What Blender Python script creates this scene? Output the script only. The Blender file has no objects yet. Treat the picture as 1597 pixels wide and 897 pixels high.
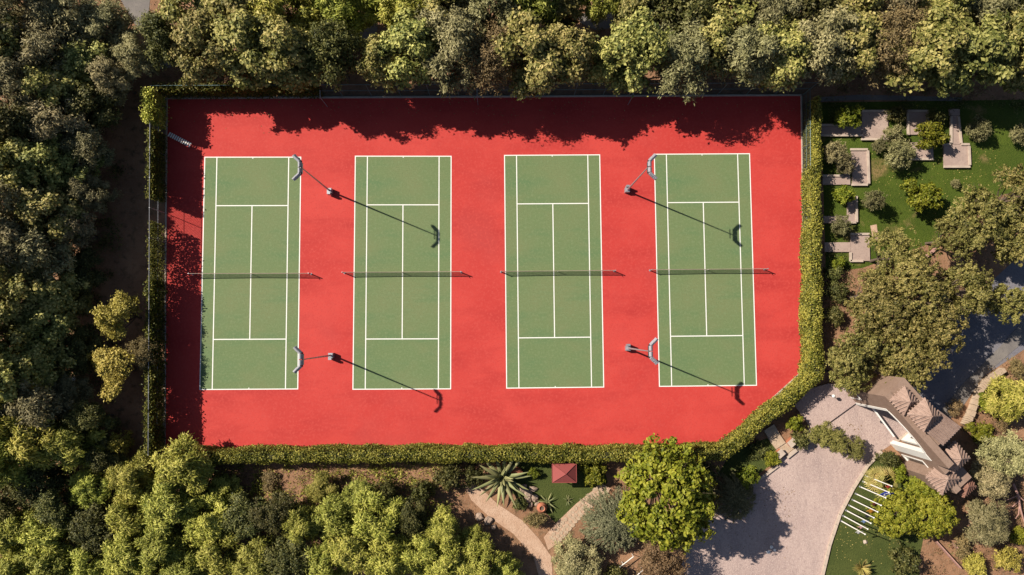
import bpy, bmesh, math, random
import numpy as np
from mathutils import Matrix, Vector, Euler

R = math.radians
scene = bpy.context.scene
col = scene.collection

# ------------------------------------------------------------------ camera
IMG_W, IMG_H = 1597.0, 897.0
F_PX = 1110.0
CAM_H = 76.5
cam_data = bpy.data.cameras.new('camera')
cam = bpy.data.objects.new('camera', cam_data)
col.objects.link(cam)
scene.camera = cam
cam_data.sensor_width = 36.0
cam_data.lens = F_PX / IMG_W * 36.0
cam_data.clip_start = 0.5
cam_data.clip_end = 3000.0
CAM_ROT = (Matrix.Rotation(R(3.43), 3, 'X') @ Matrix.Rotation(R(-0.95), 3, 'Y') @ Matrix.Rotation(R(-0.35), 3, 'Z'))
CAM_LOC = Vector((0, 0, CAM_H))
cam.matrix_world = Matrix.Translation(CAM_LOC) @ CAM_ROT.to_4x4()

# ------------------------------------------------------------------ light
SUN_EL, SUN_AZ = 42.0, 23.0        # shadows fall towards +x, 23 degrees below it
world = bpy.data.worlds.new('World')
scene.world = world
world.use_nodes = True
wn = world.node_tree
bg = wn.nodes['Background']
sky = wn.nodes.new('ShaderNodeTexSky')
sky.sky_type = 'NISHITA'
sky.sun_disc = False
sky.sun_elevation = R(SUN_EL)
sky.sun_rotation = R(-(90 - SUN_AZ))
wn.links.new(sky.outputs[0], bg.inputs[0])
bg.inputs[1].default_value = 0.05
sun_data = bpy.data.lights.new('sun', 'SUN')
sun = bpy.data.objects.new('sun', sun_data)
col.objects.link(sun)
sun_data.energy = 5.0
sun_data.angle = R(0.5)
sun_data.color = (1.0, 0.90, 0.76)
ray = Vector((math.cos(R(SUN_AZ)) * math.cos(R(SUN_EL)), -math.sin(R(SUN_AZ)) * math.cos(R(SUN_EL)), -math.sin(R(SUN_EL))))
sun.rotation_euler = ray.to_track_quat('-Z', 'Y').to_euler()
vs = scene.view_settings
vs.view_transform = 'Standard'
vs.look = 'None'
vs.exposure = 0.72
vs.gamma = 1.0
vs.use_curve_mapping = False
scene.cycles.max_bounces = 6
scene.cycles.diffuse_bounces = 3
scene.cycles.transmission_bounces = 3

# ------------------------------------------------------------------ helpers
def P(px, py, z=0.0):
    """world point at height z seen at this place of the photograph"""
    d = CAM_ROT @ Vector(((px - IMG_W / 2) / F_PX, -(py - IMG_H / 2) / F_PX, -1.0))
    t = (z - CAM_H) / d.z
    return CAM_LOC + d * t

def P2(px, py):
    p = P(px, py, 0)
    return (p.x, p.y)

class MB:
    """collects verts and faces, builds ONE mesh"""
    def __init__(s): s.v = []; s.f = []
    def add(s, vs_, fs_):
        n = len(s.v); s.v += [tuple(v) for v in vs_]; s.f += [tuple(i + n for i in f) for f in fs_]
    def box(s, c, size, rz=0.0, M=None):
        x, y, z = (k / 2 for k in size)
        pts = [Vector((a, b, d)) for a in (-x, x) for b in (-y, y) for d in (-z, z)]
        m = M if M is not None else Matrix.Rotation(rz, 3, 'Z')
        c = Vector(c)
        s.add([c + m @ p for p in pts], [(0, 1, 3, 2), (4, 6, 7, 5), (0, 4, 5, 1), (2, 3, 7, 6), (0, 2, 6, 4), (1, 5, 7, 3)])
    def bar(s, p0, p1, w, h):
        p0 = Vector(p0); p1 = Vector(p1); d = p1 - p0
        q = d.to_track_quat('X', 'Z').to_matrix()
        s.box((p0 + p1) / 2, (d.length, w, h), M=q)
    def tube(s, p0, p1, r0, r1=None, seg=8, cap=True):
        r1 = r0 if r1 is None else r1
        p0 = Vector(p0); p1 = Vector(p1)
        q = (p1 - p0).to_track_quat('Z', 'X').to_matrix()
        ring = [Vector((math.cos(2 * math.pi * i / seg), math.sin(2 * math.pi * i / seg), 0)) for i in range(seg)]
        vs_ = [p0 + q @ (r * r0) for r in ring] + [p1 + q @ (r * r1) for r in ring]
        fs_ = [(i, (i + 1) % seg, seg + (i + 1) % seg, seg + i) for i in range(seg)]
        if cap: fs_ += [tuple(range(seg - 1, -1, -1)), tuple(range(seg, 2 * seg))]
        s.add(vs_, fs_)
    def path(s, pts, rads, seg=7):
        for a, b, ra, rb in zip(pts[:-1], pts[1:], rads[:-1], rads[1:]): s.tube(a, b, ra, rb, seg)
    def prism(s, poly, z0, z1):
        a = sum(poly[i][0] * poly[(i + 1) % len(poly)][1] - poly[(i + 1) % len(poly)][0] * poly[i][1] for i in range(len(poly)))
        if a < 0: poly = poly[::-1]
        n = len(poly)
        s.add([(x, y, z0) for x, y in poly] + [(x, y, z1) for x, y in poly],
              [tuple(range(n, 2 * n)), tuple(range(n - 1, -1, -1))] + [(i, (i + 1) % n, n + (i + 1) % n, n + i) for i in range(n)])
    def lathe(s, prof, seg=14, c=(0, 0, 0)):
        n = len(prof)
        vs_ = [(c[0] + r * math.cos(2 * math.pi * k / seg), c[1] + r * math.sin(2 * math.pi * k / seg), c[2] + z) for k in range(seg) for r, z in prof]
        fs_ = [(k * n + i, ((k + 1) % seg) * n + i, ((k + 1) % seg) * n + i + 1, k * n + i + 1) for k in range(seg) for i in range(n - 1)]
        s.add(vs_, fs_)
    def mesh(s, name, mat, smooth=False):
        me = bpy.data.meshes.new(name); me.from_pydata(s.v, [], s.f)
        me.materials.append(mat)
        if smooth: me.polygons.foreach_set('use_smooth', [True] * len(me.polygons))
        me.update(); return me
    def build(s, name, mat, parent=None, smooth=False):
        return link(name, s.mesh(name, mat, smooth), parent)

def link(name, me, parent=None, loc=None, rz=None):
    o = bpy.data.objects.new(name, me); col.objects.link(o)
    if parent is not None: o.parent = parent
    if loc is not None: o.location = loc
    if rz is not None: o.rotation_euler = (0, 0, rz)
    return o

def tag(o, label=None, cat=None, group=None, kind=None):
    if label: o['label'] = label
    if cat: o['category'] = cat
    if group: o['group'] = group
    if kind: o['kind'] = kind
    return o

def thing(name, label, cat, loc=(0, 0, 0), rz=0.0, group=None, scale=None):
    o = bpy.data.objects.new(name, None); col.objects.link(o)
    o.empty_display_size = 0.3
    o.location = loc; o.rotation_euler = (0, 0, rz)
    if scale: o.scale = scale
    return tag(o, label, cat, group)

ORD = ['first', 'second', 'third', 'fourth', 'fifth', 'sixth', 'seventh', 'eighth', 'ninth', 'tenth', 'eleventh', 'twelfth', 'thirteenth',
       'fourteenth', 'fifteenth', 'sixteenth', 'seventeenth', 'eighteenth', 'nineteenth', 'twentieth', 'twenty-first', 'twenty-second',
       'twenty-third', 'twenty-fourth', 'twenty-fifth', 'twenty-sixth']

# ------------------------------------------------------------------ materials
def new_mat(name, rough=0.8, spec=0.3):
    m = bpy.data.materials.new(name); m.use_nodes = True
    b = m.node_tree.nodes['Principled BSDF']
    b.inputs['Roughness'].default_value = rough
    b.inputs['Specular IOR Level'].default_value = spec
    return m, m.node_tree, b

ALB = 0.83      # overall reflectance of built surfaces
def plain(name, c, rough=0.6, metal=0.0, spec=0.4, var=0.12, scale=6.0):
    c = tuple(k * ALB for k in c)
    m, nt, b = new_mat(name, rough, spec)
    b.inputs['Metallic'].default_value = metal
    tc = nt.nodes.new('ShaderNodeTexCoord'); no = nt.nodes.new('ShaderNodeTexNoise')
    no.inputs['Scale'].default_value = scale; no.inputs['Detail'].default_value = 5
    nt.links.new(tc.outputs['Object'], no.inputs['Vector'])
    mx = nt.nodes.new('ShaderNodeMix'); mx.data_type = 'RGBA'
    nt.links.new(no.outputs[0], mx.inputs['Factor'])
    mx.inputs['A'].default_value = (*[k * (1 - var * 2) for k in c], 1)
    mx.inputs['B'].default_value = (*[min(1, k * (1 + var * 2)) for k in c], 1)
    nt.links.new(mx.outputs['Result'], b.inputs['Base Color'])
    return m

def surface(name, layers, rough=0.9, bump=0.0, bump_scale=20.0, spec=0.2):
    """layers: [(colour)] then (colour, noise scale, low, high, detail, stretch)"""
    layers = [tuple(k * ALB for k in layers[0])] + [(tuple(k * ALB for k in l[0]), *l[1:]) for l in layers[1:]]
    m, nt, b = new_mat(name, rough, spec)
    tc = nt.nodes.new('ShaderNodeTexCoord')
    base = layers[0]
    prev = None
    for i, (c, sc, lo, hi, det, st) in enumerate(layers[1:]):
        mp = nt.nodes.new('ShaderNodeMapping'); mp.inputs['Scale'].default_value = st
        mp.inputs['Location'].default_value = (i * 17.3, i * 5.1, 0)
        nt.links.new(tc.outputs['Object'], mp.inputs[0])
        no = nt.nodes.new('ShaderNodeTexNoise'); no.inputs['Scale'].default_value = sc; no.inputs['Detail'].default_value = det
        no.inputs['Roughness'].default_value = 0.62
        nt.links.new(mp.outputs[0], no.inputs['Vector'])
        mr = nt.nodes.new('ShaderNodeMapRange'); mr.inputs[1].default_value = lo; mr.inputs[2].default_value = hi
        nt.links.new(no.outputs[0], mr.inputs[0])
        mx = nt.nodes.new('ShaderNodeMix'); mx.data_type = 'RGBA'
        nt.links.new(mr.outputs[0], mx.inputs['Factor'])
        if prev is None: mx.inputs['A'].default_value = (*base, 1)
        else: nt.links.new(prev, mx.inputs['A'])
        mx.inputs['B'].default_value = (*c, 1)
        prev = mx.outputs['Result']
    nt.links.new(prev, b.inputs['Base Color'])
    if bump:
        no = nt.nodes.new('ShaderNodeTexNoise'); no.inputs['Scale'].default_value = bump_scale; no.inputs['Detail'].default_value = 4
        nt.links.new(tc.outputs['Object'], no.inputs['Vector'])
        bp = nt.nodes.new('ShaderNodeBump'); bp.inputs['Strength'].default_value = bump; bp.inputs['Distance'].default_value = 0.1
        nt.links.new(no.outputs[0], bp.inputs['Height']); nt.links.new(bp.outputs[0], b.inputs['Normal'])
    return m

I1 = (1, 1, 1)
M = {}
M['earth'] = surface('earth', [(0.24, 0.13, 0.075), ((0.34, 0.19, 0.11), 0.35, 0.4, 0.65, 6, I1), ((0.10, 0.065, 0.035), 1.2, 0.52, 0.7, 6, I1), ((0.30, 0.22, 0.15), 5, 0.55, 0.75, 4, I1)], bump=0.6, bump_scale=6)
M['red'] = surface('red_acrylic', [(0.465, 0.041, 0.035), ((0.53, 0.056, 0.046), 0.12, 0.42, 0.6, 5, I1), ((0.40, 0.034, 0.031), 0.33, 0.5, 0.68, 7, (0.3, 1, 1)), ((0.43, 0.05, 0.045), 0.07, 0.55, 0.68, 8, I1),
                                   ((0.51, 0.062, 0.052), 4, 0.48, 0.7, 4, I1), ((0.43, 0.038, 0.034), 9, 0.52, 0.72, 3, I1)], rough=0.75, bump=0.08, bump_scale=30)
M['green'] = surface('green_acrylic', [(0.135, 0.192, 0.082), ((0.16, 0.195, 0.088), 0.15, 0.42, 0.6, 5, I1), ((0.108, 0.182, 0.08), 0.35, 0.5, 0.68, 6, (0.3, 1, 1)),
                                       ((0.17, 0.225, 0.108), 4, 0.48, 0.7, 4, I1), ((0.11, 0.155, 0.066), 9, 0.52, 0.72, 3, I1)], rough=0.75, bump=0.08, bump_scale=30)
M['line'] = plain('court_line_paint', (0.80, 0.80, 0.77), 0.6, var=0.05, scale=3)
M['paving'] = surface('gravel_paving', [(0.40, 0.30, 0.28), ((0.46, 0.35, 0.32), 0.2, 0.4, 0.62, 5, I1), ((0.31, 0.23, 0.22), 3.2, 0.5, 0.75, 4, I1),
                                        ((0.54, 0.43, 0.39), 9, 0.52, 0.75, 3, I1)], bump=0.4, bump_scale=9)
M['driveway'] = surface('driveway_gravel', [(0.40, 0.30, 0.275), ((0.47, 0.36, 0.325), 0.16, 0.4, 0.62, 6, I1), ((0.33, 0.25, 0.235), 0.22, 0.5, 0.66, 7, (1.6, 0.45, 1)), ((0.31, 0.23, 0.22), 3.2, 0.5, 0.72, 5, I1), ((0.54, 0.43, 0.39), 7, 0.5, 0.72, 4, I1)], bump=0.5, bump_scale=8)
M['asphalt'] = surface('asphalt', [(0.17, 0.165, 0.19), ((0.21, 0.20, 0.22), 0.3, 0.4, 0.65, 5, I1), ((0.105, 0.10, 0.115), 6, 0.5, 0.75, 4, I1)], bump=0.3, bump_scale=14)
M['sidewalk'] = surface('pale_roadside', [(0.17, 0.155, 0.15), ((0.22, 0.20, 0.185), 0.5, 0.4, 0.65, 5, I1), ((0.15, 0.14, 0.135), 5, 0.5, 0.75, 4, I1)], bump=0.3, bump_scale=14)
M['grass'] = surface('lawn_grass', [(0.050, 0.080, 0.008), ((0.070, 0.104, 0.011), 0.3, 0.4, 0.62, 5, I1), ((0.22, 0.155, 0.065), 0.28, 0.57, 0.70, 6, I1),
                                    ((0.036, 0.062, 0.006), 4, 0.5, 0.7, 5, I1), ((0.12, 0.125, 0.025), 10, 0.55, 0.75, 3, I1)], bump=0.9, bump_scale=9)
M['turf'] = surface('mown_grass', [(0.056, 0.074, 0.017), ((0.074, 0.09, 0.022), 0.4, 0.4, 0.62, 5, I1), ((0.042, 0.056, 0.014), 5, 0.5, 0.7, 5, I1), ((0.10, 0.095, 0.035), 0.5, 0.66, 0.78, 5, I1)], bump=0.8, bump_scale=9)
M['slab'] = surface('concrete_slab', [(0.36, 0.27, 0.235), ((0.43, 0.33, 0.285), 0.6, 0.4, 0.65, 5, I1), ((0.30, 0.225, 0.20), 4, 0.5, 0.75, 4, I1)], bump=0.2)
M['kerb'] = surface('pale_kerb', [(0.50, 0.41, 0.34), ((0.40, 0.32, 0.27), 1.5, 0.45, 0.65, 5, I1)], bump=0.2)
M['stone'] = surface('flagstone', [(0.42, 0.31, 0.22), ((0.50, 0.39, 0.29), 1.2, 0.4, 0.65, 5, I1), ((0.30, 0.23, 0.19), 4, 0.55, 0.75, 4, I1)], bump=0.4, bump_scale=8)
M['sandpath'] = surface('sand_path', [(0.46, 0.30, 0.21), ((0.54, 0.38, 0.28), 0.7, 0.4, 0.65, 6, I1), ((0.35, 0.22, 0.15), 4, 0.5, 0.75, 5, I1)], bump=0.5, bump_scale=8)
M['rock'] = surface('rock', [(0.30, 0.22, 0.17), ((0.40, 0.30, 0.24), 2, 0.4, 0.65, 5, I1)], bump=0.8, bump_scale=5)
M['white'] = plain('white_paint', (0.80, 0.79, 0.76), 0.5, var=0.05)
M['brownwall'] = surface('brown_render', [(0.265, 0.18, 0.14), ((0.30, 0.21, 0.165), 0.6, 0.4, 0.65, 6, I1), ((0.20, 0.135, 0.10), 5, 0.5, 0.75, 4, I1)], bump=0.15)
M['tile'] = surface('brown_roof_tile', [(0.32, 0.22, 0.18), ((0.39, 0.275, 0.225), 0.9, 0.4, 0.65, 5, I1), ((0.19, 0.12, 0.095), 5, 0.5, 0.75, 4, I1)], rough=0.7, bump=0.2)
M['redtile'] = surface('old_red_tile', [(0.22, 0.11, 0.08), ((0.30, 0.16, 0.12), 1.6, 0.4, 0.65, 5, I1)], bump=0.3)
M['redroof'] = plain('red_felt', (0.27, 0.06, 0.055), 0.8, var=0.08)
M['wood'] = plain('wood_post', (0.16, 0.09, 0.05), 0.8)
M['bark'] = plain('bark', (0.13, 0.095, 0.07), 0.95, var=0.25)
M['palebark'] = plain('pale_bark', (0.42, 0.24, 0.20), 0.9, var=0.2)
M['galv'] = plain('galvanised_steel', (0.42, 0.43, 0.47), 0.45, 0.6, var=0.08)
M['housing'] = plain('lamp_housing_grey', (0.36, 0.36, 0.40), 0.4, 0.2, var=0.06)
M['lens'] = plain('lamp_glass_dark', (0.03, 0.03, 0.05), 0.12, var=0.1)
M['dark'] = plain('dark_metal', (0.035, 0.035, 0.04), 0.5)
M['greenpaint'] = plain('green_fence_paint', (0.13, 0.20, 0.20), 0.5, 0.2)
M['greenwire'] = plain('green_chainlink_wire', (0.03, 0.062, 0.06), 0.6)
M['netcord'] = plain('net_cord_black', (0.016, 0.02, 0.018), 0.85)
M['terracotta'] = plain('terracotta', (0.45, 0.16, 0.09), 0.8, var=0.12)
M['glass'] = plain('window_glass', (0.05, 0.045, 0.04), 0.1, var=0.1)
for nm, c in dict(blue=(0.03, 0.06, 0.42), orange=(0.75, 0.33, 0.03), maroon=(0.16, 0.02, 0.02), black=(0.02, 0.02, 0.025), skyblue=(0.25, 0.40, 0.70), pink=(0.70, 0.42, 0.42), cloth=(0.75, 0.74, 0.72), scarlet=(0.5, 0.05, 0.03)).items():
    M['flag_' + nm] = plain('flag_' + nm, c, 0.85, var=0.06)

def leaf_mat(name, dark, mid, light, trans=0.22, hue=0.02, val=0.25):
    m, nt, b = new_mat(name, 0.55, 0.25)
    N = nt.nodes; L = nt.links
    geo = N.new('ShaderNodeNewGeometry'); oi = N.new('ShaderNodeObjectInfo'); tc = N.new('ShaderNodeTexCoord')
    no = N.new('ShaderNodeTexNoise'); no.inputs['Scale'].default_value = 0.55; no.inputs['Detail'].default_value = 3
    L.new(tc.outputs['Object'], no.inputs['Vector'])
    mixf = N.new('ShaderNodeMath'); mixf.operation = 'MULTIPLY_ADD'
    L.new(no.outputs[0], mixf.inputs[0]); mixf.inputs[1].default_value = 1.1
    sub = N.new('ShaderNodeMath'); sub.operation = 'MULTIPLY_ADD'
    L.new(geo.outputs['Random Per Island'], sub.inputs[0]); sub.inputs[1].default_value = 0.7; sub.inputs[2].default_value = -0.4
    L.new(sub.outputs[0], mixf.inputs[2])
    cr = N.new('ShaderNodeValToRGB')
    e = cr.color_ramp.elements
    e[0].position = 0.05; e[0].color = (*dark, 1); e[1].position = 0.78; e[1].color = (*light, 1)
    k = cr.color_ramp.elements.new(0.42); k.color = (*mid, 1)
    L.new(mixf.outputs[0], cr.inputs[0])
    hs = N.new('ShaderNodeHueSaturation')
    h = N.new('ShaderNodeMapRange'); h.inputs[3].default_value = 0.5 - hue; h.inputs[4].default_value = 0.5 + hue
    L.new(oi.outputs['Random'], h.inputs[0]); L.new(h.outputs[0], hs.inputs['Hue'])
    fr = N.new('ShaderNodeMath'); fr.operation = 'FRACT'
    ml = N.new('ShaderNodeMath'); ml.operation = 'MULTIPLY'; ml.inputs[1].default_value = 7.31
    L.new(oi.outputs['Random'], ml.inputs[0]); L.new(ml.outputs[0], fr.inputs[0])
    v = N.new('ShaderNodeMapRange'); v.inputs[3].default_value = 1 - val; v.inputs[4].default_value = 1 + val
    L.new(fr.outputs[0], v.inputs[0]); L.new(v.outputs[0], hs.inputs['Value'])
    L.new(cr.outputs[0], hs.inputs['Color'])
    L.new(hs.outputs[0], b.inputs['Base Color'])
    tr = N.new('ShaderNodeBsdfTranslucent'); L.new(hs.outputs[0], tr.inputs[0])
    ms = N.new('ShaderNodeMixShader'); ms.inputs[0].default_value = trans
    L.new(b.outputs[0], ms.inputs[1]); L.new(tr.outputs[0], ms.inputs[2])
    L.new(ms.outputs[0], N['Material Output'].inputs[0])
    return m

LEAF = {
    'broad': leaf_mat('leaves_broad', (0.07, 0.085, 0.016), (0.20, 0.20, 0.048), (0.44, 0.395, 0.13)),
    'olive': leaf_mat('leaves_olive', (0.10, 0.095, 0.04), (0.21, 0.19, 0.085), (0.37, 0.325, 0.165)),
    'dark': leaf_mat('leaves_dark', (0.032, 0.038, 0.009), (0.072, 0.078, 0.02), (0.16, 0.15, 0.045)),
    'feather': leaf_mat('leaves_feathery', (0.09, 0.108, 0.012), (0.27, 0.28, 0.04), (0.50, 0.47, 0.11), hue=0.02),
    'pine': leaf_mat('leaves_pine', (0.045, 0.046, 0.009), (0.135, 0.128, 0.03), (0.31, 0.262, 0.085), val=0.15, hue=0.012),
    'round': leaf_mat('leaves_bright', (0.06, 0.08, 0.005), (0.15, 0.17, 0.012), (0.27, 0.265, 0.03), val=0.15, hue=0.015),
    'weep': leaf_mat('leaves_bluegreen', (0.07, 0.078, 0.04), (0.14, 0.148, 0.078), (0.25, 0.245, 0.135), val=0.1, hue=0.01),
    'yellow': leaf_mat('leaves_yellow', (0.15, 0.13, 0.018), (0.33, 0.285, 0.05), (0.52, 0.43, 0.11), val=0.12, hue=0.012),
    'brown': leaf_mat('leaves_dry', (0.10, 0.075, 0.033), (0.20, 0.145, 0.065), (0.30, 0.215, 0.10), val=0.15),
    'hedge': leaf_mat('leaves_hedge', (0.035, 0.045, 0.005), (0.115, 0.125, 0.015), (0.34, 0.31, 0.055), val=0.05, hue=0.005),
    'ivy': leaf_mat('leaves_ivy', (0.03, 0.038, 0.005), (0.075, 0.085, 0.012), (0.18, 0.165, 0.028), val=0.1, hue=0.005),
    'agave': leaf_mat('leaves_agave', (0.09, 0.105, 0.045), (0.17, 0.18, 0.075), (0.30, 0.29, 0.13), val=0.25, trans=0.05),
    'palm': leaf_mat('leaves_palm', (0.19, 0.165, 0.035), (0.33, 0.28, 0.075), (0.46, 0.38, 0.13), val=0.1),
}
M['twig'] = plain('hedge_twigs', (0.03, 0.03, 0.012), 0.9, var=0.2)

# ------------------------------------------------------------------ the setting: ground sheets
def sheet(name, px_poly, z, mat, label=None, thick=0.0):
    mb = MB(); poly = [P2(*p) for p in px_poly]
    if thick: mb.prism(poly, z - thick, z)
    else: mb.add([(x, y, z) for x, y in poly], [tuple(range(len(poly)))])
    o = mb.build(name, mat); tag(o, label, kind='structure'); return o

mb = MB(); G = 900
# ground as one sheet, finer near the scene
gx = [-G, -120, -60, 0, 60, 120, G]
mb.add([(x, y, 0) for y in gx for x in gx], [(j * 7 + i, j * 7 + i + 1, (j + 1) * 7 + i + 1, (j + 1) * 7 + i) for j in range(6) for i in range(6)])
tag(mb.build('ground', M['earth']), 'brown bare earth under the trees', kind='structure')

sheet('lawn', [(1280, 160), (1640, 155), (1640, 285), (1560, 305), (1450, 380), (1345, 418), (1288, 425)], 0.012, M['grass'], 'green garden lawn among the concrete terraces')
sheet('lawn', [(1352, 727), (1330, 762), (1310, 802), (1294, 850), (1283, 897), (1280, 940), (1440, 940), (1432, 880), (1440, 840), (1428, 740), (1400, 712), (1375, 706)], 0.012, M['turf'], 'mown dark green lawn under the flagpoles')
sheet('lawn', [(790, 712), (935, 712), (948, 752), (872, 822), (852, 800), (800, 770)], 0.012, M['turf'], 'small lawn by the red-roofed pavilion')
sheet('lawn', [(1140, 705), (1205, 680), (1228, 705), (1150, 765), (1120, 740)], 0.012, M['turf'], 'shaded planting bed below the diagonal hedge')
sheet('driveway', [(1238, 632), (1262, 606), (1322, 600), (1395, 606), (1436, 640), (1440, 668), (1420, 672), (1392, 692), (1375, 703), (1352, 725), (1330, 760), (1308, 802), (1292, 850),
                   (1281, 897), (1272, 950), (1010, 950), (1056, 897), (1072, 855), (1108, 800), (1158, 762), (1193, 737), (1224, 712), (1240, 700), (1258, 680), (1262, 655)], 0.02, M['driveway'], 'pink gravel-paved driveway leading to the gate')
sheet('road', [(1395, 640), (1420, 580), (1500, 480), (1600, 390), (1680, 370), (1680, 470), (1597, 545), (1530, 590), (1485, 650), (1440, 690)], 0.016, M['asphalt'], 'dark asphalt road beyond the gate')
sheet('roadside', [(1460, 650), (1500, 600), (1560, 540), (1600, 495), (1680, 430), (1680, 470), (1600, 530), (1535, 585), (1490, 650)], 0.05, M['sidewalk'], 'pale roadside strip along the asphalt', thick=0.1)
sheet('pavement', [(1238, 632), (1262, 606), (1290, 598), (1322, 600), (1335, 627), (1288, 661), (1264, 668)], 0.28, M['paving'], 'raised paving between hedge and gate', thick=0.3)
sheet('garden_path', [(1275, 152), (1340, 148), (1430, 150), (1500, 152), (1500, 158), (1430, 157), (1340, 156), (1275, 159)], 0.03, M['sidewalk'], 'narrow grey path behind the garden', thick=0.06)
sheet('garden_path', [(1357, 352), (1367, 350), (1370, 375), (1362, 378)], 0.03, M['sandpath'], 'short sandy path on the garden lawn', thick=0.05)
sheet('forest_path', [(183, -10), (235, -10), (232, 20), (245, 48), (262, 85), (268, 105), (250, 108), (228, 60), (205, 30)], 0.02, M['sidewalk'], 'grey track winding between the top left trees')
sheet('forest_path', [(545, 28), (590, 25), (588, 50), (580, 68), (562, 58)], 0.02, M['sidewalk'], 'pale track gap between the top trees')
sheet('forest_path', [(900, 22), (975, 15), (960, 42), (930, 48), (905, 36)], 0.02, M['sidewalk'], 'pale track crossing behind the top trees')
sheet('garden_path', [(724, 756), (740, 752), (775, 785), (815, 812), (842, 842), (860, 868), (862, 905), (842, 905), (832, 868), (800, 832), (765, 808), (735, 780)], 0.03, M['sandpath'], 'sandy path curving down from the agave')

# ------------------------------------------------------------------ tennis courts
CO = [[(262, 155), (1248, 150), (1254, 575), (1120, 697), (257, 708)]][0]
sheet('court_base', CO, 0.06, M['red'], 'red acrylic court surround with a cut-off corner', thick=0.08)
# pale edging around the red surface
def edging(a, b, label):
    pa, pb = P(*a), P(*b)
    mb = MB(); mb.bar((pa.x, pa.y, 0.07), (pb.x, pb.y, 0.07), 0.16, 0.16)
    return tag(mb.build('court_kerb', M['kerb']), label, kind='structure')
edging((260, 154), (1249, 149), 'thin concrete edging along the top fence')
edging((261, 155), (256, 707), 'thin concrete edging along the left fence')
edging((1249, 150), (1255, 575), 'thin concrete edging along the right fence')
edging((1254, 576), (1121, 697), 'thin concrete edging along the cut-off corner')

def sub(name, parent, mb, mat): return mb.build(name, mat, parent)

courts = [[(317, 246), (467, 245), (467, 607), (315, 607)], [(552.5, 244), (702, 244), (704.5, 606.5), (552.5, 607)],
          [(786.5, 243), (936, 241.5), (940.5, 604), (790.5, 605)], [(1021.5, 241), (1170, 240), (1178, 601), (1027, 602.5)]]
court_words = ['leftmost', 'second from left', 'third from left', 'rightmost']
LW = 0.10
for ci, c in enumerate(courts):
    w = [P(*p) for p in c]
    ctr = sum(w, Vector()) / 4
    ux = ((w[1] - w[0]) + (w[2] - w[3])).normalized()
    ang = math.atan2(ux.y, ux.x)
    W = ((w[1] - w[0]).length + (w[2] - w[3]).length) / 2
    H = ((w[0] - w[3]).length + (w[1] - w[2]).length) / 2
    mbs = MB(); mbs.add([(-W / 2, -H / 2, 0), (W / 2, -H / 2, 0), (W / 2, H / 2, 0), (-W / 2, H / 2, 0)], [(0, 1, 2, 3)])
    o = mbs.build('tennis_court', M['green']); o.location = (ctr.x, ctr.y, 0.064); o.rotation_euler = (0, 0, ang)
    tag(o, 'green playing surface of the %s tennis court' % court_words[ci], kind='structure')
    s = W * 113 / 151 / 2; sv = H * 208.5 / 362 / 2
    def ln(x0, y0, x1, y1, name):
        m = MB(); z = 0.004 if name == 'sideline' or name == 'centre_line' else 0.0075
        m.add([(x0, y0, z), (x1, y0, z), (x1, y1, z), (x0, y1, z)], [(0, 1, 2, 3)]); m.build(name, M['line'], o)
    h = LW / 2
    for sgn in (-1, 1):
        ln(sgn * W / 2 - h, -H / 2 - h, sgn * W / 2 + h, H / 2 + h, 'sideline')
        ln(sgn * s - h, -H / 2, sgn * s + h, H / 2, 'sideline')
        ln(-W / 2 - h, sgn * H / 2 - h, W / 2 + h, sgn * H / 2 + h, 'baseline')
        ln(-s, sgn * sv - h, s, sgn * sv + h, 'service_line')
        ln(-h, min(sgn * (H / 2 - .06), sgn * (H / 2 - .16)), h, max(sgn * (H / 2 - .06), sgn * (H / 2 - .16)), 'centre_mark')
    ln(-h, -sv, h, sv, 'centre_line')

# nets: each its own thing, built once and copied
nets = [((302, 428), (485, 427.5)), ((538, 426), (719, 425)), ((782, 424.5), (957, 423)), ((1014, 422), (1191, 420.5))]
NL = (P(*nets[0][1]) - P(*nets[0][0])).length
def net_meshes():
    top = 1.05; L = NL
    def zt(x): return top - 0.13 * (1 - abs(x) / (L / 2))
    cord = MB(); n = int(L / 0.075)
    for i in range(n + 1):
        x = -L / 2 + L * i / n
        cord.add([(x - .011, 0, 0.06), (x + .011, 0, 0.06), (x + .011, 0, zt(x)), (x - .011, 0, zt(x))], [(0, 1, 2, 3)])
    for k in range(14):
        t = k / 13
        pts = []
        for i in range(21):
            x = -L / 2 + L * i / 20; z = 0.06 + (zt(x) - 0.06) * t
            pts += [(x, 0.001, z - .012), (x, 0.001, z + .012)]
        cord.add(pts, [(2 * i, 2 * i + 2, 2 * i + 3, 2 * i + 1) for i in range(20)])
    band = MB()
    for i in range(20):
        x0, x1 = -L / 2 + L * i / 20, -L / 2 + L * (i + 1) / 20
        band.bar((x0, 0, zt(x0) + 0.01), (x1, 0, zt(x1) + 0.01), 0.036, 0.10)
    post = MB(); post.lathe([(0.0, 0), (0.11, 0), (0.11, 0.03), (0.055, 0.03), (0.05, 1.1), (0.06, 1.1), (0.05, 1.16), (0.0, 1.17)], 10)
    strap = MB(); strap.box((0, 0, 0.48), (0.06, 0.03, 0.9))
    crank = MB(); crank.bar((0, 0, 0.85), (0.0, -0.22, 0.85), 0.04, 0.04); crank.bar((0, -0.22, 0.85), (0.0, -0.22, 1.02), 0.03, 0.03)
    return (cord.mesh('net_cords', M['netcord']), band.mesh('net_band', M['slab']), post.mesh('net_post', M['galv']), strap.mesh('net_strap', M['line']), crank.mesh('net_crank', M['dark']))
nm = net_meshes()
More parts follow.
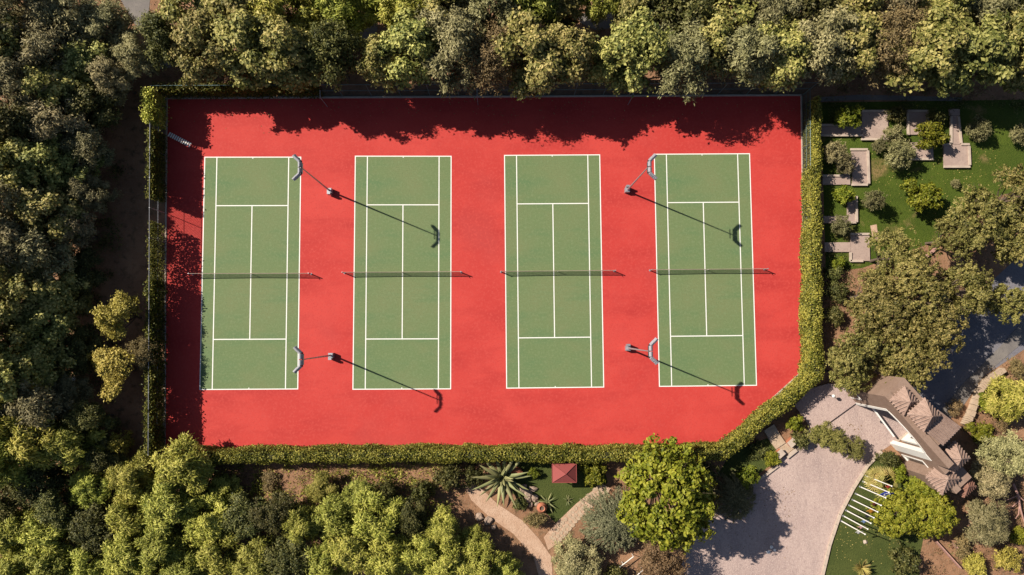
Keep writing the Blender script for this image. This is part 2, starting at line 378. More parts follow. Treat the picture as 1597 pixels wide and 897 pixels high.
for i, (a, b) in enumerate(nets):
    pa, pb = P(*a), P(*b); c = (pa + pb) / 2; d = pb - pa
    t = thing('tennis_net', 'dark tennis net with white top band across the %s court' % court_words[i], 'tennis net', (c.x, c.y, 0.066), math.atan2(d.y, d.x), 'tennis nets', (d.length / NL, 1, 1))
    link('netting', nm[0], t); link('top_band', nm[1], t); link('centre_strap', nm[3], t)
    for s in (-1, 1):
        p = link('post', nm[2], t, (s * (NL / 2 + 0.04), 0, 0))
    link('crank', nm[4], p)

# ------------------------------------------------------------------ floodlight masts
HM = 11.3
def mast_meshes():
    base = MB(); base.box((0, 0, 0.35), (0.5, 0.5, 0.7)); base.box((0, 0, 0.72), (0.42, 0.42, 0.04))
    box_ = MB(); box_.box((0.0, 0.36, 0.6), (0.34, 0.2, 0.85))
    pole = MB(); pole.tube((0, 0, 0.7), (0, 0, HM), 0.10, 0.05, 10)
    bar = MB()
    bar.bar((0, -0.62, HM), (0, 0.62, HM), 0.09, 0.09)
    bar.bar((0, 0.60, HM), (0.55, 1.12, HM), 0.09, 0.09); bar.bar((0, -0.60, HM), (0.55, -1.12, HM), 0.09, 0.09)
    bar.bar((0, -0.5, HM - 0.35), (0, 0.5, HM - 0.35), 0.06, 0.06)
    lamp = MB(); lamp.add([(-0.16, -.21, .20), (-0.16, .21, .20), (-0.16, -.21, -.16), (-0.16, .21, -.16), (.14, -.25, .24), (.14, .25, .24), (.14, -.25, -.22), (.14, .25, -.22)],
                          [(0, 1, 3, 2), (0, 4, 5, 1), (2, 3, 7, 6), (0, 2, 6, 4), (1, 5, 7, 3), (4, 6, 7, 5)])
    for k in range(4): lamp.box((-0.2, -0.15 + 0.1 * k, 0.02), (0.1, 0.02, 0.3))
    lens = MB(); lens.box((0.155, 0, 0.01), (0.02, 0.42, 0.38))
    return base.mesh('mast_base', M['galv']), box_.mesh('mast_box', M['galv']), pole.mesh('mast_pole', M['galv']), bar.mesh('mast_bar', M['dark']), lamp.mesh('mast_lamp', M['housing']), lens.mesh('mast_lens', M['lens'])
mm = mast_meshes()
masts = [((516, 299), math.pi, 'floodlight mast between the first two courts, nearest the top fence'), ((518, 554), math.pi, 'floodlight mast between the first two courts, nearest the bottom hedge'),
         ((977, 298), 0.0, 'floodlight mast between the last two courts, nearest the top fence'), ((978, 543), 0.0, 'floodlight mast between the last two courts, nearest the bottom hedge')]
for (px, rz, lab) in masts:
    p = P(*px)
    t = thing('floodlight_mast', 'tall grey ' + lab, 'floodlight', (p.x, p.y, 0.06), rz, 'court floodlight masts')
    link('plinth', mm[0], t); link('switch_box', mm[1], t); link('pole', mm[2], t); link('crossbar', mm[3], t)
    for (x, y, a) in [(0.12, -0.27, 0), (0.12, 0.27, 0), (0.26, 0.72, -.75), (0.55, 1.0, -.75), (0.26, -0.72, .75), (0.55, -1.0, .75)]:
        l = link('lamp', mm[4], t, (x, y, HM + 0.1)); l.rotation_euler = (0, R(48), a); l.scale = (.7, 1.0, .7)
        link('lens', mm[5], l)

# ------------------------------------------------------------------ foliage builders
rng = np.random.default_rng(7)
def unit(a): return a / np.maximum(np.linalg.norm(a, axis=-1, keepdims=True), 1e-9)

def leaves_mesh(name, c, n, d, ln, wd, mat, fold=0.18):
    """c centres, n normals, d directions, ln lengths, wd widths: one folded rhombus for each leaf"""
    k = len(c)
    n = unit(n); d = unit(d - n * (d * n).sum(1, keepdims=True)); s = np.cross(n, d)
    ln = ln[:, None]; wd = wd[:, None]
    v = np.empty((k, 4, 3), np.float32)
    v[:, 0] = c - d * ln * 0.5; v[:, 2] = c + d * ln * 0.5 - n * ln * 0.12
    v[:, 1] = c + s * wd * 0.5 + n * wd * fold; v[:, 3] = c - s * wd * 0.5 + n * wd * fold
    idx = (np.arange(k) * 4)[:, None] + np.array([[0, 1, 2, 0, 2, 3]])
    me = bpy.data.meshes.new(name)
    me.vertices.add(k * 4); me.vertices.foreach_set('co', v.ravel())
    me.loops.add(k * 6); me.loops.foreach_set('vertex_index', idx.ravel().astype(np.int32))
    me.polygons.add(k * 2); me.polygons.foreach_set('loop_start', np.arange(0, k * 6, 3, dtype=np.int32)); me.polygons.foreach_set('loop_total', np.full(k * 2, 3, np.int32))
    me.materials.append(mat); me.update(calc_edges=True)
    return me

def rand_dirs(k): return unit(rng.normal(size=(k, 3)))

def crown(name, mat, R0, H0, z_lo, dome=False, taper=0.0, lobes=9, per=18, leaves=26, lobe_r=0.42, cl_r=0.16, ll=0.34, lw=0.2, up=0.35, rand=0.6, droop=0.0, flat=1.0, spread=0.62, top_bias=0.25):
    """crown of lobes > twig clusters > leaves, returns (leaf mesh, limb mesh)"""
    zc = (H0 + z_lo) / 2; hz = (H0 - z_lo) / 2
    a = rand_dirs(lobes); rad = rng.uniform(0.25, 1.0, lobes) ** 0.5
    lc = a * rad[:, None] * np.array([R0 * spread, R0 * spread, hz * spread]) + np.array([0, 0, zc + hz * 0.08])
    lc[0] = (rng.uniform(-.1, .1) * R0, rng.uniform(-.1, .1) * R0, zc + hz * 0.55)
    lr = R0 * lobe_r * rng.uniform(0.55, 1.35, lobes)
    if taper:                                       # crown narrows towards a pointed top
        f = 1 - taper * np.clip((lc[:, 2] - z_lo) / (H0 - z_lo), 0, 1); lc[:, :2] *= (f * 1.28)[:, None]; lr *= f ** .5
    if dome:                                        # lobes spread evenly over a dome
        i_ = np.arange(lobes); ph = i_ * 2.39996 + rng.uniform(0, 6); cz = 1 - 1.25 * (i_ + .5) / lobes; sr = np.sqrt(np.maximum(0, 1 - cz ** 2))
        j_ = rng.uniform(.86, 1.06, lobes)
        lc = np.stack([np.cos(ph) * sr * R0 * spread * j_, np.sin(ph) * sr * R0 * spread * j_, z_lo + hz * .75 + cz * hz * 1.05 * j_], 1)
        lr = R0 * lobe_r * rng.uniform(0.8, 1.2, lobes)
    C = []; Nn = []; D = []
    for i in range(lobes):
        q = rand_dirs(per); q[:, 2] = q[:, 2] * 0.9 + top_bias; q = unit(q)
        cc = lc[i] + q * lr[i] * rng.uniform(0.45, 1.2, (per, 1)) * np.array([rng.uniform(.75, 1.25), rng.uniform(.75, 1.25), flat * rng.uniform(.8, 1.15)])
        for j in range(per):
            m = max(4, int(leaves * rng.uniform(0.4, 1.55)))
            off = rng.normal(size=(m, 3)) * R0 * cl_r * 0.55 * rng.uniform(0.7, 1.25)
            off[:, 2] *= 0.75
            C.append(cc[j] + off)
            Nn.append(q[j] * 0.7 + np.array([0, 0, up]) + rand_dirs(m) * rand + unit(off) * 0.5)
            D.append(unit(off + q[j] * 0.3) + rand_dirs(m) * 0.5 + np.array([0, 0, -droop]))
    C = np.concatenate(C); Nn = np.concatenate(Nn); D = np.concatenate(D)
    k = len(C)
    me = leaves_mesh(name, C, Nn, D, ll * rng.uniform(0.65, 1.3, k), lw * rng.uniform(0.65, 1.3, k), mat)
    mb = MB()
    r0 = 0.035 * H0 * 0.55
    fork = max(0.8, z_lo * 0.9)
    bend = Vector((rng.uniform(-.2, .2), rng.uniform(-.2, .2), fork))
    mb.path([(0, 0, -0.15), (0, 0, 0.2), bend], [r0 * 1.6, r0 * 1.1, r0 * 0.8], 8)
    for i in range(lobes):
        e = Vector(lc[i]); mid = bend.lerp(e, 0.5) + Vector((0, 0, -0.08 * (e - bend).length))
        mb.path([bend, mid, e], [r0 * 0.5, r0 * 0.32, r0 * 0.12], 5)
        for k2 in range(4):
            t = Vector(rand_dirs(1)[0]); t.z = abs(t.z)
            mb.tube(e.lerp(mid, 0.3), e + t * lr[i] * (0.8 if k2 else 1.45), r0 * 0.12, r0 * 0.04, 4, False)
    return me, mb.mesh(name + '_wood', M['bark'])

PROTO = {}
def proto(kind, R0, H0, n, **kw):
    PROTO[kind] = (R0, H0, [crown('%s_%d' % (kind, i), LEAF[kw.get('leaf', kind)], R0, H0, **{k: v for k, v in kw.items() if k != 'leaf'}) for i in range(n)])

proto('broad', 3.6, 10.0, 5, z_lo=1.4, taper=0.6, lobes=34, per=18, leaves=24, lobe_r=0.25, cl_r=0.10, ll=0.31, lw=0.20, rand=0.9, spread=0.78, up=0.7)
proto('olive', 3.6, 9.0, 4, z_lo=1.4, taper=0.5, lobes=32, per=20, leaves=22, lobe_r=0.25, cl_r=0.10, ll=0.32, lw=0.11, rand=1.0, spread=0.76, up=0.75)
proto('dark', 3.6, 9.0, 4, z_lo=1.2, taper=0.4, lobes=26, per=16, leaves=28, lobe_r=0.27, cl_r=0.13, ll=0.28, lw=0.16, rand=1.0, spread=0.76, up=0.6)
proto('feather', 2.6, 6.5, 5, z_lo=0.6, taper=0.45, lobes=32, per=16, leaves=26, lobe_r=0.23, cl_r=0.13, ll=0.36, lw=0.085, rand=1.0, droop=0.5, spread=0.78, up=0.8)
proto('pine', 3.6, 9.0, 4, z_lo=3.0, lobes=22, per=44, leaves=14, lobe_r=0.33, cl_r=0.055, ll=0.26, lw=0.15, flat=0.6, rand=0.9, up=0.5, spread=0.80, top_bias=0.5)
proto('round', 3.6, 7.5, 2, z_lo=1.4, dome=True, lobes=46, per=26, leaves=13, lobe_r=0.21, cl_r=0.055, ll=0.30, lw=0.20, flat=0.8, rand=0.7, up=0.5, spread=0.80, top_bias=0.5)
proto('yellow', 2.6, 7.5, 3, z_lo=1.2, lobes=13, per=24, leaves=28, lobe_r=0.31, cl_r=0.12, ll=0.22, lw=0.13, rand=1.1, spread=0.8)
proto('brown', 3.4, 8.5, 2, z_lo=1.6, lobes=17, per=26, leaves=24, lobe_r=0.33, cl_r=0.12, ll=0.28, lw=0.10, rand=1.1, spread=0.74)
proto('oliveshrub', 1.8, 2.8, 4, leaf='olive', z_lo=0.3, lobes=15, per=22, leaves=14, lobe_r=0.33, cl_r=0.11, ll=0.24, lw=0.085, rand=1.2, spread=0.76)
proto('greenshrub', 1.8, 3.0, 4, leaf='round', z_lo=0.3, lobes=15, per=20, leaves=12, lobe_r=0.32, cl_r=0.11, ll=0.28, lw=0.15, rand=1.0, spread=0.76)
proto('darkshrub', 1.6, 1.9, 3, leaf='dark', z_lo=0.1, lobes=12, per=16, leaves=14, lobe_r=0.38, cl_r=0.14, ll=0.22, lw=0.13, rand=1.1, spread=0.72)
proto('dryshrub', 1.6, 2.2, 2, leaf='brown', z_lo=0.15, lobes=11, per=20, leaves=14, lobe_r=0.38, cl_r=0.13, ll=0.2, lw=0.09, rand=1.1)
proto('yellowshrub', 1.6, 2.4, 2, leaf='yellow', z_lo=0.15, lobes=11, per=18, leaves=15, lobe_r=0.38, cl_r=0.13, ll=0.2, lw=0.1, rand=1.1)

count = {}
def tree(name, label, cat, cx, cy, Rm, Hm, kind, group=None, rz=None):
    R0, H0, vs_ = PROTO[kind]
    i = count.get(kind, 0); count[kind] = i + 1
    leaf, wood = vs_[i % len(vs_)]
    p = P(cx, cy, Hm * 0.6)
    t = thing(name, label, cat, (p.x, p.y, 0), rng.uniform(0, 6.28) if rz is None else rz, group, (Rm / R0, Rm / R0 * rng.uniform(0.92, 1.08), Hm / H0))
    link('crown', leaf, t); link('trunk', wood, t)
    return t

LOOK = {'broad': ('broadleaf_tree', 'yellow-green broadleaf tree'), 'olive': ('olive_tree', 'grey-green fine-leaved tree'), 'dark': ('evergreen_tree', 'dark green evergreen tree'),
        'feather': ('feathery_tree', 'feathery yellow-green tree'), 'pine': ('pine_tree', 'olive-gold tufted pine'), 'round': ('lime_tree', 'bright lime green tree'),
        'yellow': ('yellow_tree', 'golden yellow tree'), 'brown': ('dry_tree', 'brownish dry-leaved tree'), 'oliveshrub': ('olive_bush', 'grey-green olive bush'),
        'greenshrub': ('leafy_bush', 'bright green leafy bush'), 'darkshrub': ('dark_bush', 'dark green bush'), 'dryshrub': ('dry_bush', 'brownish dry bush'), 'yellowshrub': ('golden_bush', 'golden yellow bush')}
def row(trees_, where, axis, group):
    """a row of trees, told apart by their order along it"""
    key = 0 if axis == 'left' else 1
    for i, (cx, cy, Rm, Hm, kind) in enumerate(sorted(trees_, key=lambda t: t[key])):
        nmx, look = LOOK[kind]
        tree(nmx, '%s, %s from the %s in %s' % (look, ORD[i], axis, where), 'tree', cx, cy, Rm, Hm, kind, group)

# trees behind the top fence
row([(258, 62, 3.2, 9, 'dark'), (318, 76, 4.1, 11.5, 'broad'), (388, 74, 4.6, 12, 'broad'), (450, 84, 4.4, 12, 'broad'), (520, 84, 3.4, 11.5, 'dark'), (592, 98, 3.1, 10.5, 'broad'),
     (636, 76, 4.6, 12, 'broad'), (702, 74, 4.8, 12, 'olive'), (760, 92, 3.8, 10.5, 'brown'), (824, 82, 4.8, 12, 'broad'), (882, 84, 3.9, 11, 'broad'), (942, 96, 3.0, 9, 'broad'),
     (996, 76, 4.8, 12, 'broad'), (1056, 86, 4.6, 11, 'olive'), (1110, 62, 4.1, 10.5, 'broad'), (1158, 86, 4.6, 11, 'olive'), (1216, 80, 4.4, 11, 'broad'), (1276, 70, 4.6, 10.5, 'olive'),
     (1326, 70, 4.1, 10.5, 'broad'), (1386, 78, 4.0, 9.5, 'brown'), (1448, 80, 5.3, 11.5, 'broad'), (1520, 84, 5.3, 11.5, 'broad'), (1586, 74, 4.8, 11.5, 'broad')],
    'the front row behind the top fence', 'left', 'trees behind the top fence')
row([(300, 6, 4.3, 10, 'broad'), (372, 4, 4.4, 10, 'broad'), (440, 8, 4.4, 10, 'feather'), (526, 18, 3.4, 9, 'feather'), (632, 6, 3.9, 10, 'feather'), (692, 8, 4.4, 10, 'broad'), (764, 16, 4.4, 10, 'olive'), (822, 10, 4.0, 9.5, 'feather'),
     (876, 6, 3.0, 8, 'broad'), (936, -6, 2.8, 8, 'feather'), (572, -4, 2.6, 8, 'feather'), (996, 8, 3.7, 9.5, 'broad'), (1052, 12, 4.4, 10, 'dark'), (1130, 4, 4.5, 10, 'broad'), (1200, 8, 4.6, 10, 'olive'), (1262, 6, 4.4, 10, 'dark'), (1330, 10, 4.4, 10, 'broad'),
     (1392, 12, 3.4, 9, 'olive'), (1472, 10, 4.4, 10, 'broad'), (1534, 10, 4.7, 10, 'olive'), (1594, 6, 4.4, 10, 'broad')],
    'the back row along the top edge', 'left', 'trees along the top photo edge')
# left forest, three columns
row([(206, 88, 2.8, 7.4, 'olive'), (164, 40, 3.6, 7.4, 'olive'), (176, 122, 2.8, 7.4, 'olive'), (132, 92, 3.8, 7.4, 'broad'), (136, 165, 3.6, 7.4, 'dark'), (138, 228, 3.2, 7.4, 'olive'), (118, 262, 3.0, 7.4, 'broad'), (142, 300, 2.4, 6.5, 'olive'),
     (112, 362, 2.8, 7.4, 'olive'), (126, 425, 2.8, 4.5, 'dark'), (106, 480, 3.0, 4.5, 'broad'), (118, 545, 3.0, 4.5, 'dark'), (104, 610, 3.0, 4.5, 'olive'), (140, 655, 2.4, 7.0, 'dark'), (112, 695, 3.0, 7.4, 'feather')],
    'the forest edge beside the left fence', 'top', 'trees of the forest edge')
row([(104, 22, 4.0, 9.6, 'olive'), (76, 82, 4.2, 9.6, 'olive'), (80, 145, 4.2, 9.6, 'broad'), (82, 205, 4.0, 9.6, 'olive'), (64, 256, 4.0, 9.6, 'broad'), (70, 336, 4.0, 9.6, 'broad'), (60, 395, 3.8, 9.6, 'olive'), (70, 455, 3.8, 8.0, 'broad'),
     (66, 510, 3.4, 8.0, 'broad'), (54, 565, 4.0, 8.0, 'broad'), (58, 630, 3.8, 9.5, 'olive'), (56, 690, 3.4, 9.6, 'feather')],
    'the middle column of the left forest', 'top', 'trees of the left forest')
row([(40, 12, 4.2, 11.7, 'olive'), (10, 75, 4.2, 11.7, 'broad'), (20, 135, 4.2, 11.7, 'olive'), (12, 200, 4.0, 11.7, 'dark'), (14, 258, 4.0, 11.7, 'broad'), (6, 325, 4.0, 11.7, 'olive'), (12, 385, 4.0, 11.7, 'olive'), (18, 450, 3.8, 11.7, 'broad'),
     (4, 520, 3.8, 11.7, 'broad'), (8, 590, 3.8, 11.7, 'broad'), (8, 650, 3.6, 10.5, 'feather'), (8, 712, 3.6, 10.5, 'feather')],
    'the column along the left edge', 'top', 'trees along the left photo edge')
# golden trees by the left fence
tree('yellow_tree', 'upper of the two large golden trees beside the left fence', 'tree', 188, 494, 2.5, 6.6, 'yellow', 'golden trees by the left fence')
tree('yellow_tree', 'lower of the two large golden trees beside the left fence', 'tree', 180, 578, 2.9, 6.4, 'yellow', 'golden trees by the left fence')
tree('dry_tree', 'dull ochre tree leaning on the left fence beside the golden trees', 'tree', 226, 550, 1.9, 4.8, 'brown')
tree('golden_bush', 'small golden bush near the lower end of the left fence', 'bush', 186, 688, 1.4, 4.0, 'yellowshrub')
# bottom thicket
row([(284, 726, 3.3, 6.8, 'feather'), (204, 742, 2.6, 6, 'feather'), (140, 764, 2.3, 5.5, 'feather'), (58, 756, 3.0, 6.5, 'dark'), (6, 772, 3.0, 6.5, 'dark'), (96, 790, 2.8, 6, 'dark'), (346, 766, 1.9, 3.2, 'feather'), (502, 762, 1.9, 3.2, 'feather'), (160, 712, 2.1, 5.5, 'dark'),
     (560, 778, 2.0, 3.6, 'feather'), (606, 762, 1.3, 2.6, 'darkshrub'), (654, 770, 1.5, 3, 'darkshrub')],
    'the top row of the bottom thicket', 'left', 'feathery trees of the bottom thicket')
row([(22, 828, 2.8, 6.5, 'feather'), (66, 832, 2.8, 6.5, 'feather'), (150, 824, 2.8, 6, 'dark'), (204, 802, 2.8, 6.5, 'feather'), (262, 790, 3.1, 7, 'feather'), (322, 812, 2.8, 6, 'feather'), (378, 806, 2.9, 6, 'dark'), (426, 796, 2.6, 6, 'dark'), (470, 818, 2.3, 6, 'feather'),
     (520, 806, 2.6, 5.5, 'feather'), (586, 812, 3.0, 6.5, 'feather'), (640, 806, 2.4, 5, 'dark'), (690, 826, 2.2, 5, 'feather'), (738, 842, 1.7, 3.6, 'feather')],
    'the middle row of the bottom thicket', 'left', 'feathery trees of the bottom thicket')
row([(20, 888, 3.0, 6.5, 'feather'), (78, 884, 3.0, 6.5, 'feather'), (134, 878, 2.6, 6, 'feather'), (196, 862, 2.9, 6.5, 'feather'), (250, 850, 2.9, 6.5, 'feather'), (236, 900, 2.6, 6, 'feather'), (292, 888, 2.6, 6, 'feather'), (344, 868, 2.8, 6, 'feather'), (398, 884, 2.9, 6, 'feather'), (448, 872, 2.7, 6, 'dark'),
     (508, 880, 2.7, 6, 'feather'), (548, 858, 2.8, 6.5, 'feather'), (604, 874, 2.9, 6.5, 'feather'), (656, 866, 2.7, 6, 'feather'), (700, 884, 2.7, 6, 'feather'), (752, 876, 2.4, 5.5, 'feather'), (790, 892, 1.9, 4, 'feather')],
    'the lowest row of the bottom thicket', 'left', 'feathery trees of the bottom thicket')

# trees and bushes told apart one by one: (name, label, category, cx, cy, R, H, kind)
for a in [
    ('lime_tree', 'large round bright green tree shading the driveway', 'tree', 1042, 776, 4.75, 13.0, 'round'),
    ('dry_tree', 'olive-brown tree at the photo bottom below the round green tree', 'tree', 1036, 876, 3.0, 6.0, 'brown'),
    ('evergreen_tree', 'dull olive tree at the photo bottom beside the path fork', 'tree', 898, 878, 3.0, 4.2, 'olive'),
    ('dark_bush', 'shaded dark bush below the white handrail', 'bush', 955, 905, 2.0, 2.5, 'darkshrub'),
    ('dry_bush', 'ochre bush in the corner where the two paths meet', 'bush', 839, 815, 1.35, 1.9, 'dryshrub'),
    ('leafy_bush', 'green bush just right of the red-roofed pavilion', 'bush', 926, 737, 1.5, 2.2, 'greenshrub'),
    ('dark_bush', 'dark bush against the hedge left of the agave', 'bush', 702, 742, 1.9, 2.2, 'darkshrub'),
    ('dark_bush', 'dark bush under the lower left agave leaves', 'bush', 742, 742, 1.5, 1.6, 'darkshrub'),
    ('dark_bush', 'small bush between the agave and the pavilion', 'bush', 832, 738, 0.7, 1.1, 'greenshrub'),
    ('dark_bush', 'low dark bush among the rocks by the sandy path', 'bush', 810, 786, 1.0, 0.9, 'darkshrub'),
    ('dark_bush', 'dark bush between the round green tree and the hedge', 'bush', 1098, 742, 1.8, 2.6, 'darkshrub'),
    ('leafy_bush', 'lime green bush between diagonal hedge and driveway', 'bush', 1163, 738, 1.5, 2.2, 'greenshrub'),
    ('leafy_bush', 'low leafy bush on the driveway edge below the stone steps', 'bush', 1203, 716, 1.0, 1.3, 'greenshrub'),
    ('dark_bush', 'shaded low bush in the bed under the diagonal hedge', 'bush', 1180, 700, 1.2, 1.0, 'darkshrub'),
    ('leafy_bush', 'upright green bush beside the steps near the raised paving', 'bush', 1240, 662, 1.1, 2.0, 'greenshrub'),
    ('dark_bush', 'flowering bush right of the stone steps', 'bush', 1248, 686, 1.2, 1.5, 'darkshrub'),
    ('olive_bush', 'left bush of the clump standing on the driveway', 'bush', 1278, 678, 1.6, 2.6, 'pine'),
    ('olive_bush', 'middle bush of the clump standing on the driveway', 'bush', 1306, 688, 1.5, 2.6, 'pine'),
    ('olive_bush', 'right bush of the clump standing on the driveway', 'bush', 1332, 698, 1.2, 2.3, 'pine'),
    # pines right
    ('pine_tree', 'pine at the right photo edge above the road', 'tree', 1582, 312, 3.6, 8, 'pine'),
    ('pine_tree', 'broad pine overhanging the lower right of the garden lawn', 'tree', 1526, 342, 3.8, 8.5, 'pine'),
    ('pine_tree', 'pine between the road and the garden lawn, lowest of the upper group', 'tree', 1574, 374, 3.0, 7.5, 'pine'),
    ('pine_tree', 'small pine left of the upper pine group on the lawn edge', 'tree', 1482, 372, 2.4, 7, 'pine'),
    ('leafy_tree', 'deep green dense tree above the pine cluster by the last terrace', 'tree', 1386, 402, 3.2, 6, 'pine'),
    ('pine_tree', 'pine at the right photo edge below the road bend', 'tree', 1566, 470, 2.4, 7.5, 'pine'),
    ('pine_tree', 'pine crowning the top right of the big cluster', 'tree', 1490, 452, 3.2, 8.5, 'pine'),
    ('pine_tree', 'pine at the top centre of the big cluster', 'tree', 1428, 452, 3.4, 9, 'pine'),
    ('pine_tree', 'pine at the left side of the big cluster near the hedge', 'tree', 1372, 490, 3.4, 8.5, 'pine'),
    ('pine_tree', 'pine in the middle of the big cluster', 'tree', 1440, 506, 3.5, 9, 'pine'),
    ('pine_tree', 'pine at the bottom left of the cluster touching the hedge corner', 'tree', 1330, 552, 3.2, 8, 'pine'),
    ('pine_tree', 'pine right above the gatehouse facade', 'tree', 1392, 562, 3.2, 8.5, 'pine'),
    ('pine_tree', 'pine at the upper left corner of the big cluster', 'tree', 1356, 462, 2.6, 8, 'pine'),
    ('pine_tree', 'small pine leaning over the raised paving by the gate', 'tree', 1318, 582, 2.2, 7, 'pine'),
    ('pine_tree', 'pine at the lower right rim of the cluster over the road', 'tree', 1436, 542, 2.4, 8.5, 'pine'),
    ('dark_bush', 'dark bush added to deepen the shade between hedge and pine cluster', 'bush', 1306, 452, 1.5, 1.6, 'darkshrub'),  # this and the next two dark bushes are added to stand in for shade
    ('dark_bush', 'added dark bush standing in for shade right of the hedge below the last terrace', 'bush', 1296, 428, 1.2, 1.4, 'darkshrub'),
    ('dark_bush', 'added dark bush filling in shade between the hedge and the lowest left pine', 'bush', 1298, 492, 1.4, 1.6, 'darkshrub'),
    ('leafy_bush', 'small bright bush in the shade right of the hedge', 'bush', 1308, 412, 0.9, 1.4, 'greenshrub'),
    # north-east garden
    ('leafy_bush', 'bright green bush above the first terrace arm', 'bush', 1322, 178, 1.7, 2.6, 'greenshrub'),
    ('olive_bush', 'grey olive bush beside the hedge below the first terrace', 'bush', 1302, 238, 1.5, 2.8, 'oliveshrub'),
    ('olive_bush', 'grey olive bush overhanging the terrace with the pale rim', 'bush', 1318, 258, 1.2, 2.4, 'oliveshrub'),
    ('olive_bush', 'grey olive bush at the right corner of the first terrace', 'bush', 1392, 208, 1.2, 2.4, 'oliveshrub'),
    ('olive_bush', 'largest grey olive bush in the middle of the terraces', 'bush', 1402, 236, 1.9, 3.2, 'oliveshrub'),
    ('olive_bush', 'small grey olive bush left of the largest olive bush', 'bush', 1372, 226, 1.0, 2.0, 'oliveshrub'),
    ('leafy_bush', 'lime green bush over the middle terrace', 'bush', 1450, 212, 1.8, 3.2, 'greenshrub'),
    ('leafy_bush', 'round bright green bush alone in the middle of the lawn', 'bush', 1440, 302, 2.1, 3.6, 'greenshrub'),
    ('olive_bush', 'tiny grey bush below the square terrace', 'bush', 1490, 286, 0.6, 1.0, 'oliveshrub'),
    ('olive_bush', 'round grey olive bush right of the long terrace walk', 'bush', 1527, 200, 1.5, 2.4, 'oliveshrub'),
    ('olive_bush', 'grey bush at the right photo edge beside the lawn', 'bush', 1592, 206, 1.3, 2.2, 'oliveshrub'),
    ('leafy_bush', 'bright green bush beside the narrow upright terrace', 'bush', 1318, 304, 1.3, 2.4, 'greenshrub'),
    ('olive_bush', 'grey olive bush casting its shadow on the lawn', 'bush', 1362, 312, 1.25, 3.2, 'oliveshrub'),
    ('olive_bush', 'grey olive bush between the two lowest terraces', 'bush', 1311, 352, 1.25, 2.4, 'oliveshrub'),
    ('dark_bush', 'dark bush in the shade between path and middle terrace', 'bush', 1398, 176, 1.2, 1.6, 'darkshrub'),
    ('dark_bush', 'dark bush right of the middle terrace', 'bush', 1465, 182, 1.3, 1.6, 'darkshrub'),
    # lower right scrub
    ('lime_tree', 'bright green tree hiding the flagpole tops', 'tree', 1398, 800, 2.5, 5.0, 'round'),
    ('lime_tree', 'bright green tree below the gatehouse roofs', 'tree', 1450, 800, 2.7, 5.0, 'round'),
    ('lime_tree', 'small bright green tree against the gatehouse wall', 'tree', 1436, 764, 1.6, 3.8, 'round'),
    ('dark_bush', 'dark bush at the foot of the white gateway jamb', 'bush', 1385, 716, 1.3, 2.0, 'darkshrub'),
    ('dark_bush', 'dark bush at the gatehouse wall behind the fan palm', 'bush', 1402, 742, 1.2, 2.0, 'greenshrub'),
    ('dark_bush', 'flowering dark bush on the bottom edge of the flag lawn', 'bush', 1412, 872, 1.9, 2.4, 'darkshrub'),
    ('olive_tree', 'grey-green tree at the right photo edge beside the gatehouse', 'tree', 1578, 716, 3.4, 6.0, 'olive'),
    ('olive_tree', 'grey-green tree right below the small red-tiled roof', 'tree', 1542, 748, 2.4, 5.5, 'olive'),
    ('olive_tree', 'wide grey scrub tree near the bottom right corner', 'tree', 1536, 816, 3.0, 5.0, 'olive'),
    ('dry_tree', 'khaki tree at the right edge above the gatehouse', 'tree', 1580, 624, 2.8, 5.0, 'feather'),
    ('leafy_bush', 'green bush beside the brown retaining wall', 'bush', 1540, 624, 1.3, 1.8, 'greenshrub'),
    ('leafy_bush', 'green bush right of the gatehouse roof corner', 'bush', 1530, 672, 1.4, 2.0, 'greenshrub'),
    ('golden_bush', 'golden bush in the bottom right corner', 'bush', 1570, 872, 1.8, 2.4, 'yellowshrub'),
    ('golden_bush', 'golden bush on the bottom edge right of the bare earth', 'bush', 1524, 884, 1.6, 2.0, 'yellowshrub'),
    ('dry_bush', 'brownish bush between bare earth and grey scrub', 'bush', 1500, 852, 1.3, 1.8, 'dryshrub'),
    ('golden_bush', 'yellow-green bush under the pale fallen branch', 'bush', 1590, 836, 1.2, 1.6, 'greenshrub'),
    ('dry_bush', 'brown scrub beside the roadside strip at the right edge', 'bush', 1590, 570, 1.4, 1.6, 'dryshrub'),
    ('dry_bush', 'small brown bush at the road end of the gatehouse', 'bush', 1490, 636, 1.0, 1.2, 'dryshrub'),
    ('dry_bush', 'dry bush on the bank right of the retaining wall', 'bush', 1560, 660, 1.3, 1.5, 'dryshrub'),
    ('dry_bush', 'dry bush on the earth strip below the bottom hedge', 'bush', 420, 752, 1.2, 1.0, 'dryshrub'),
]: tree(*a)

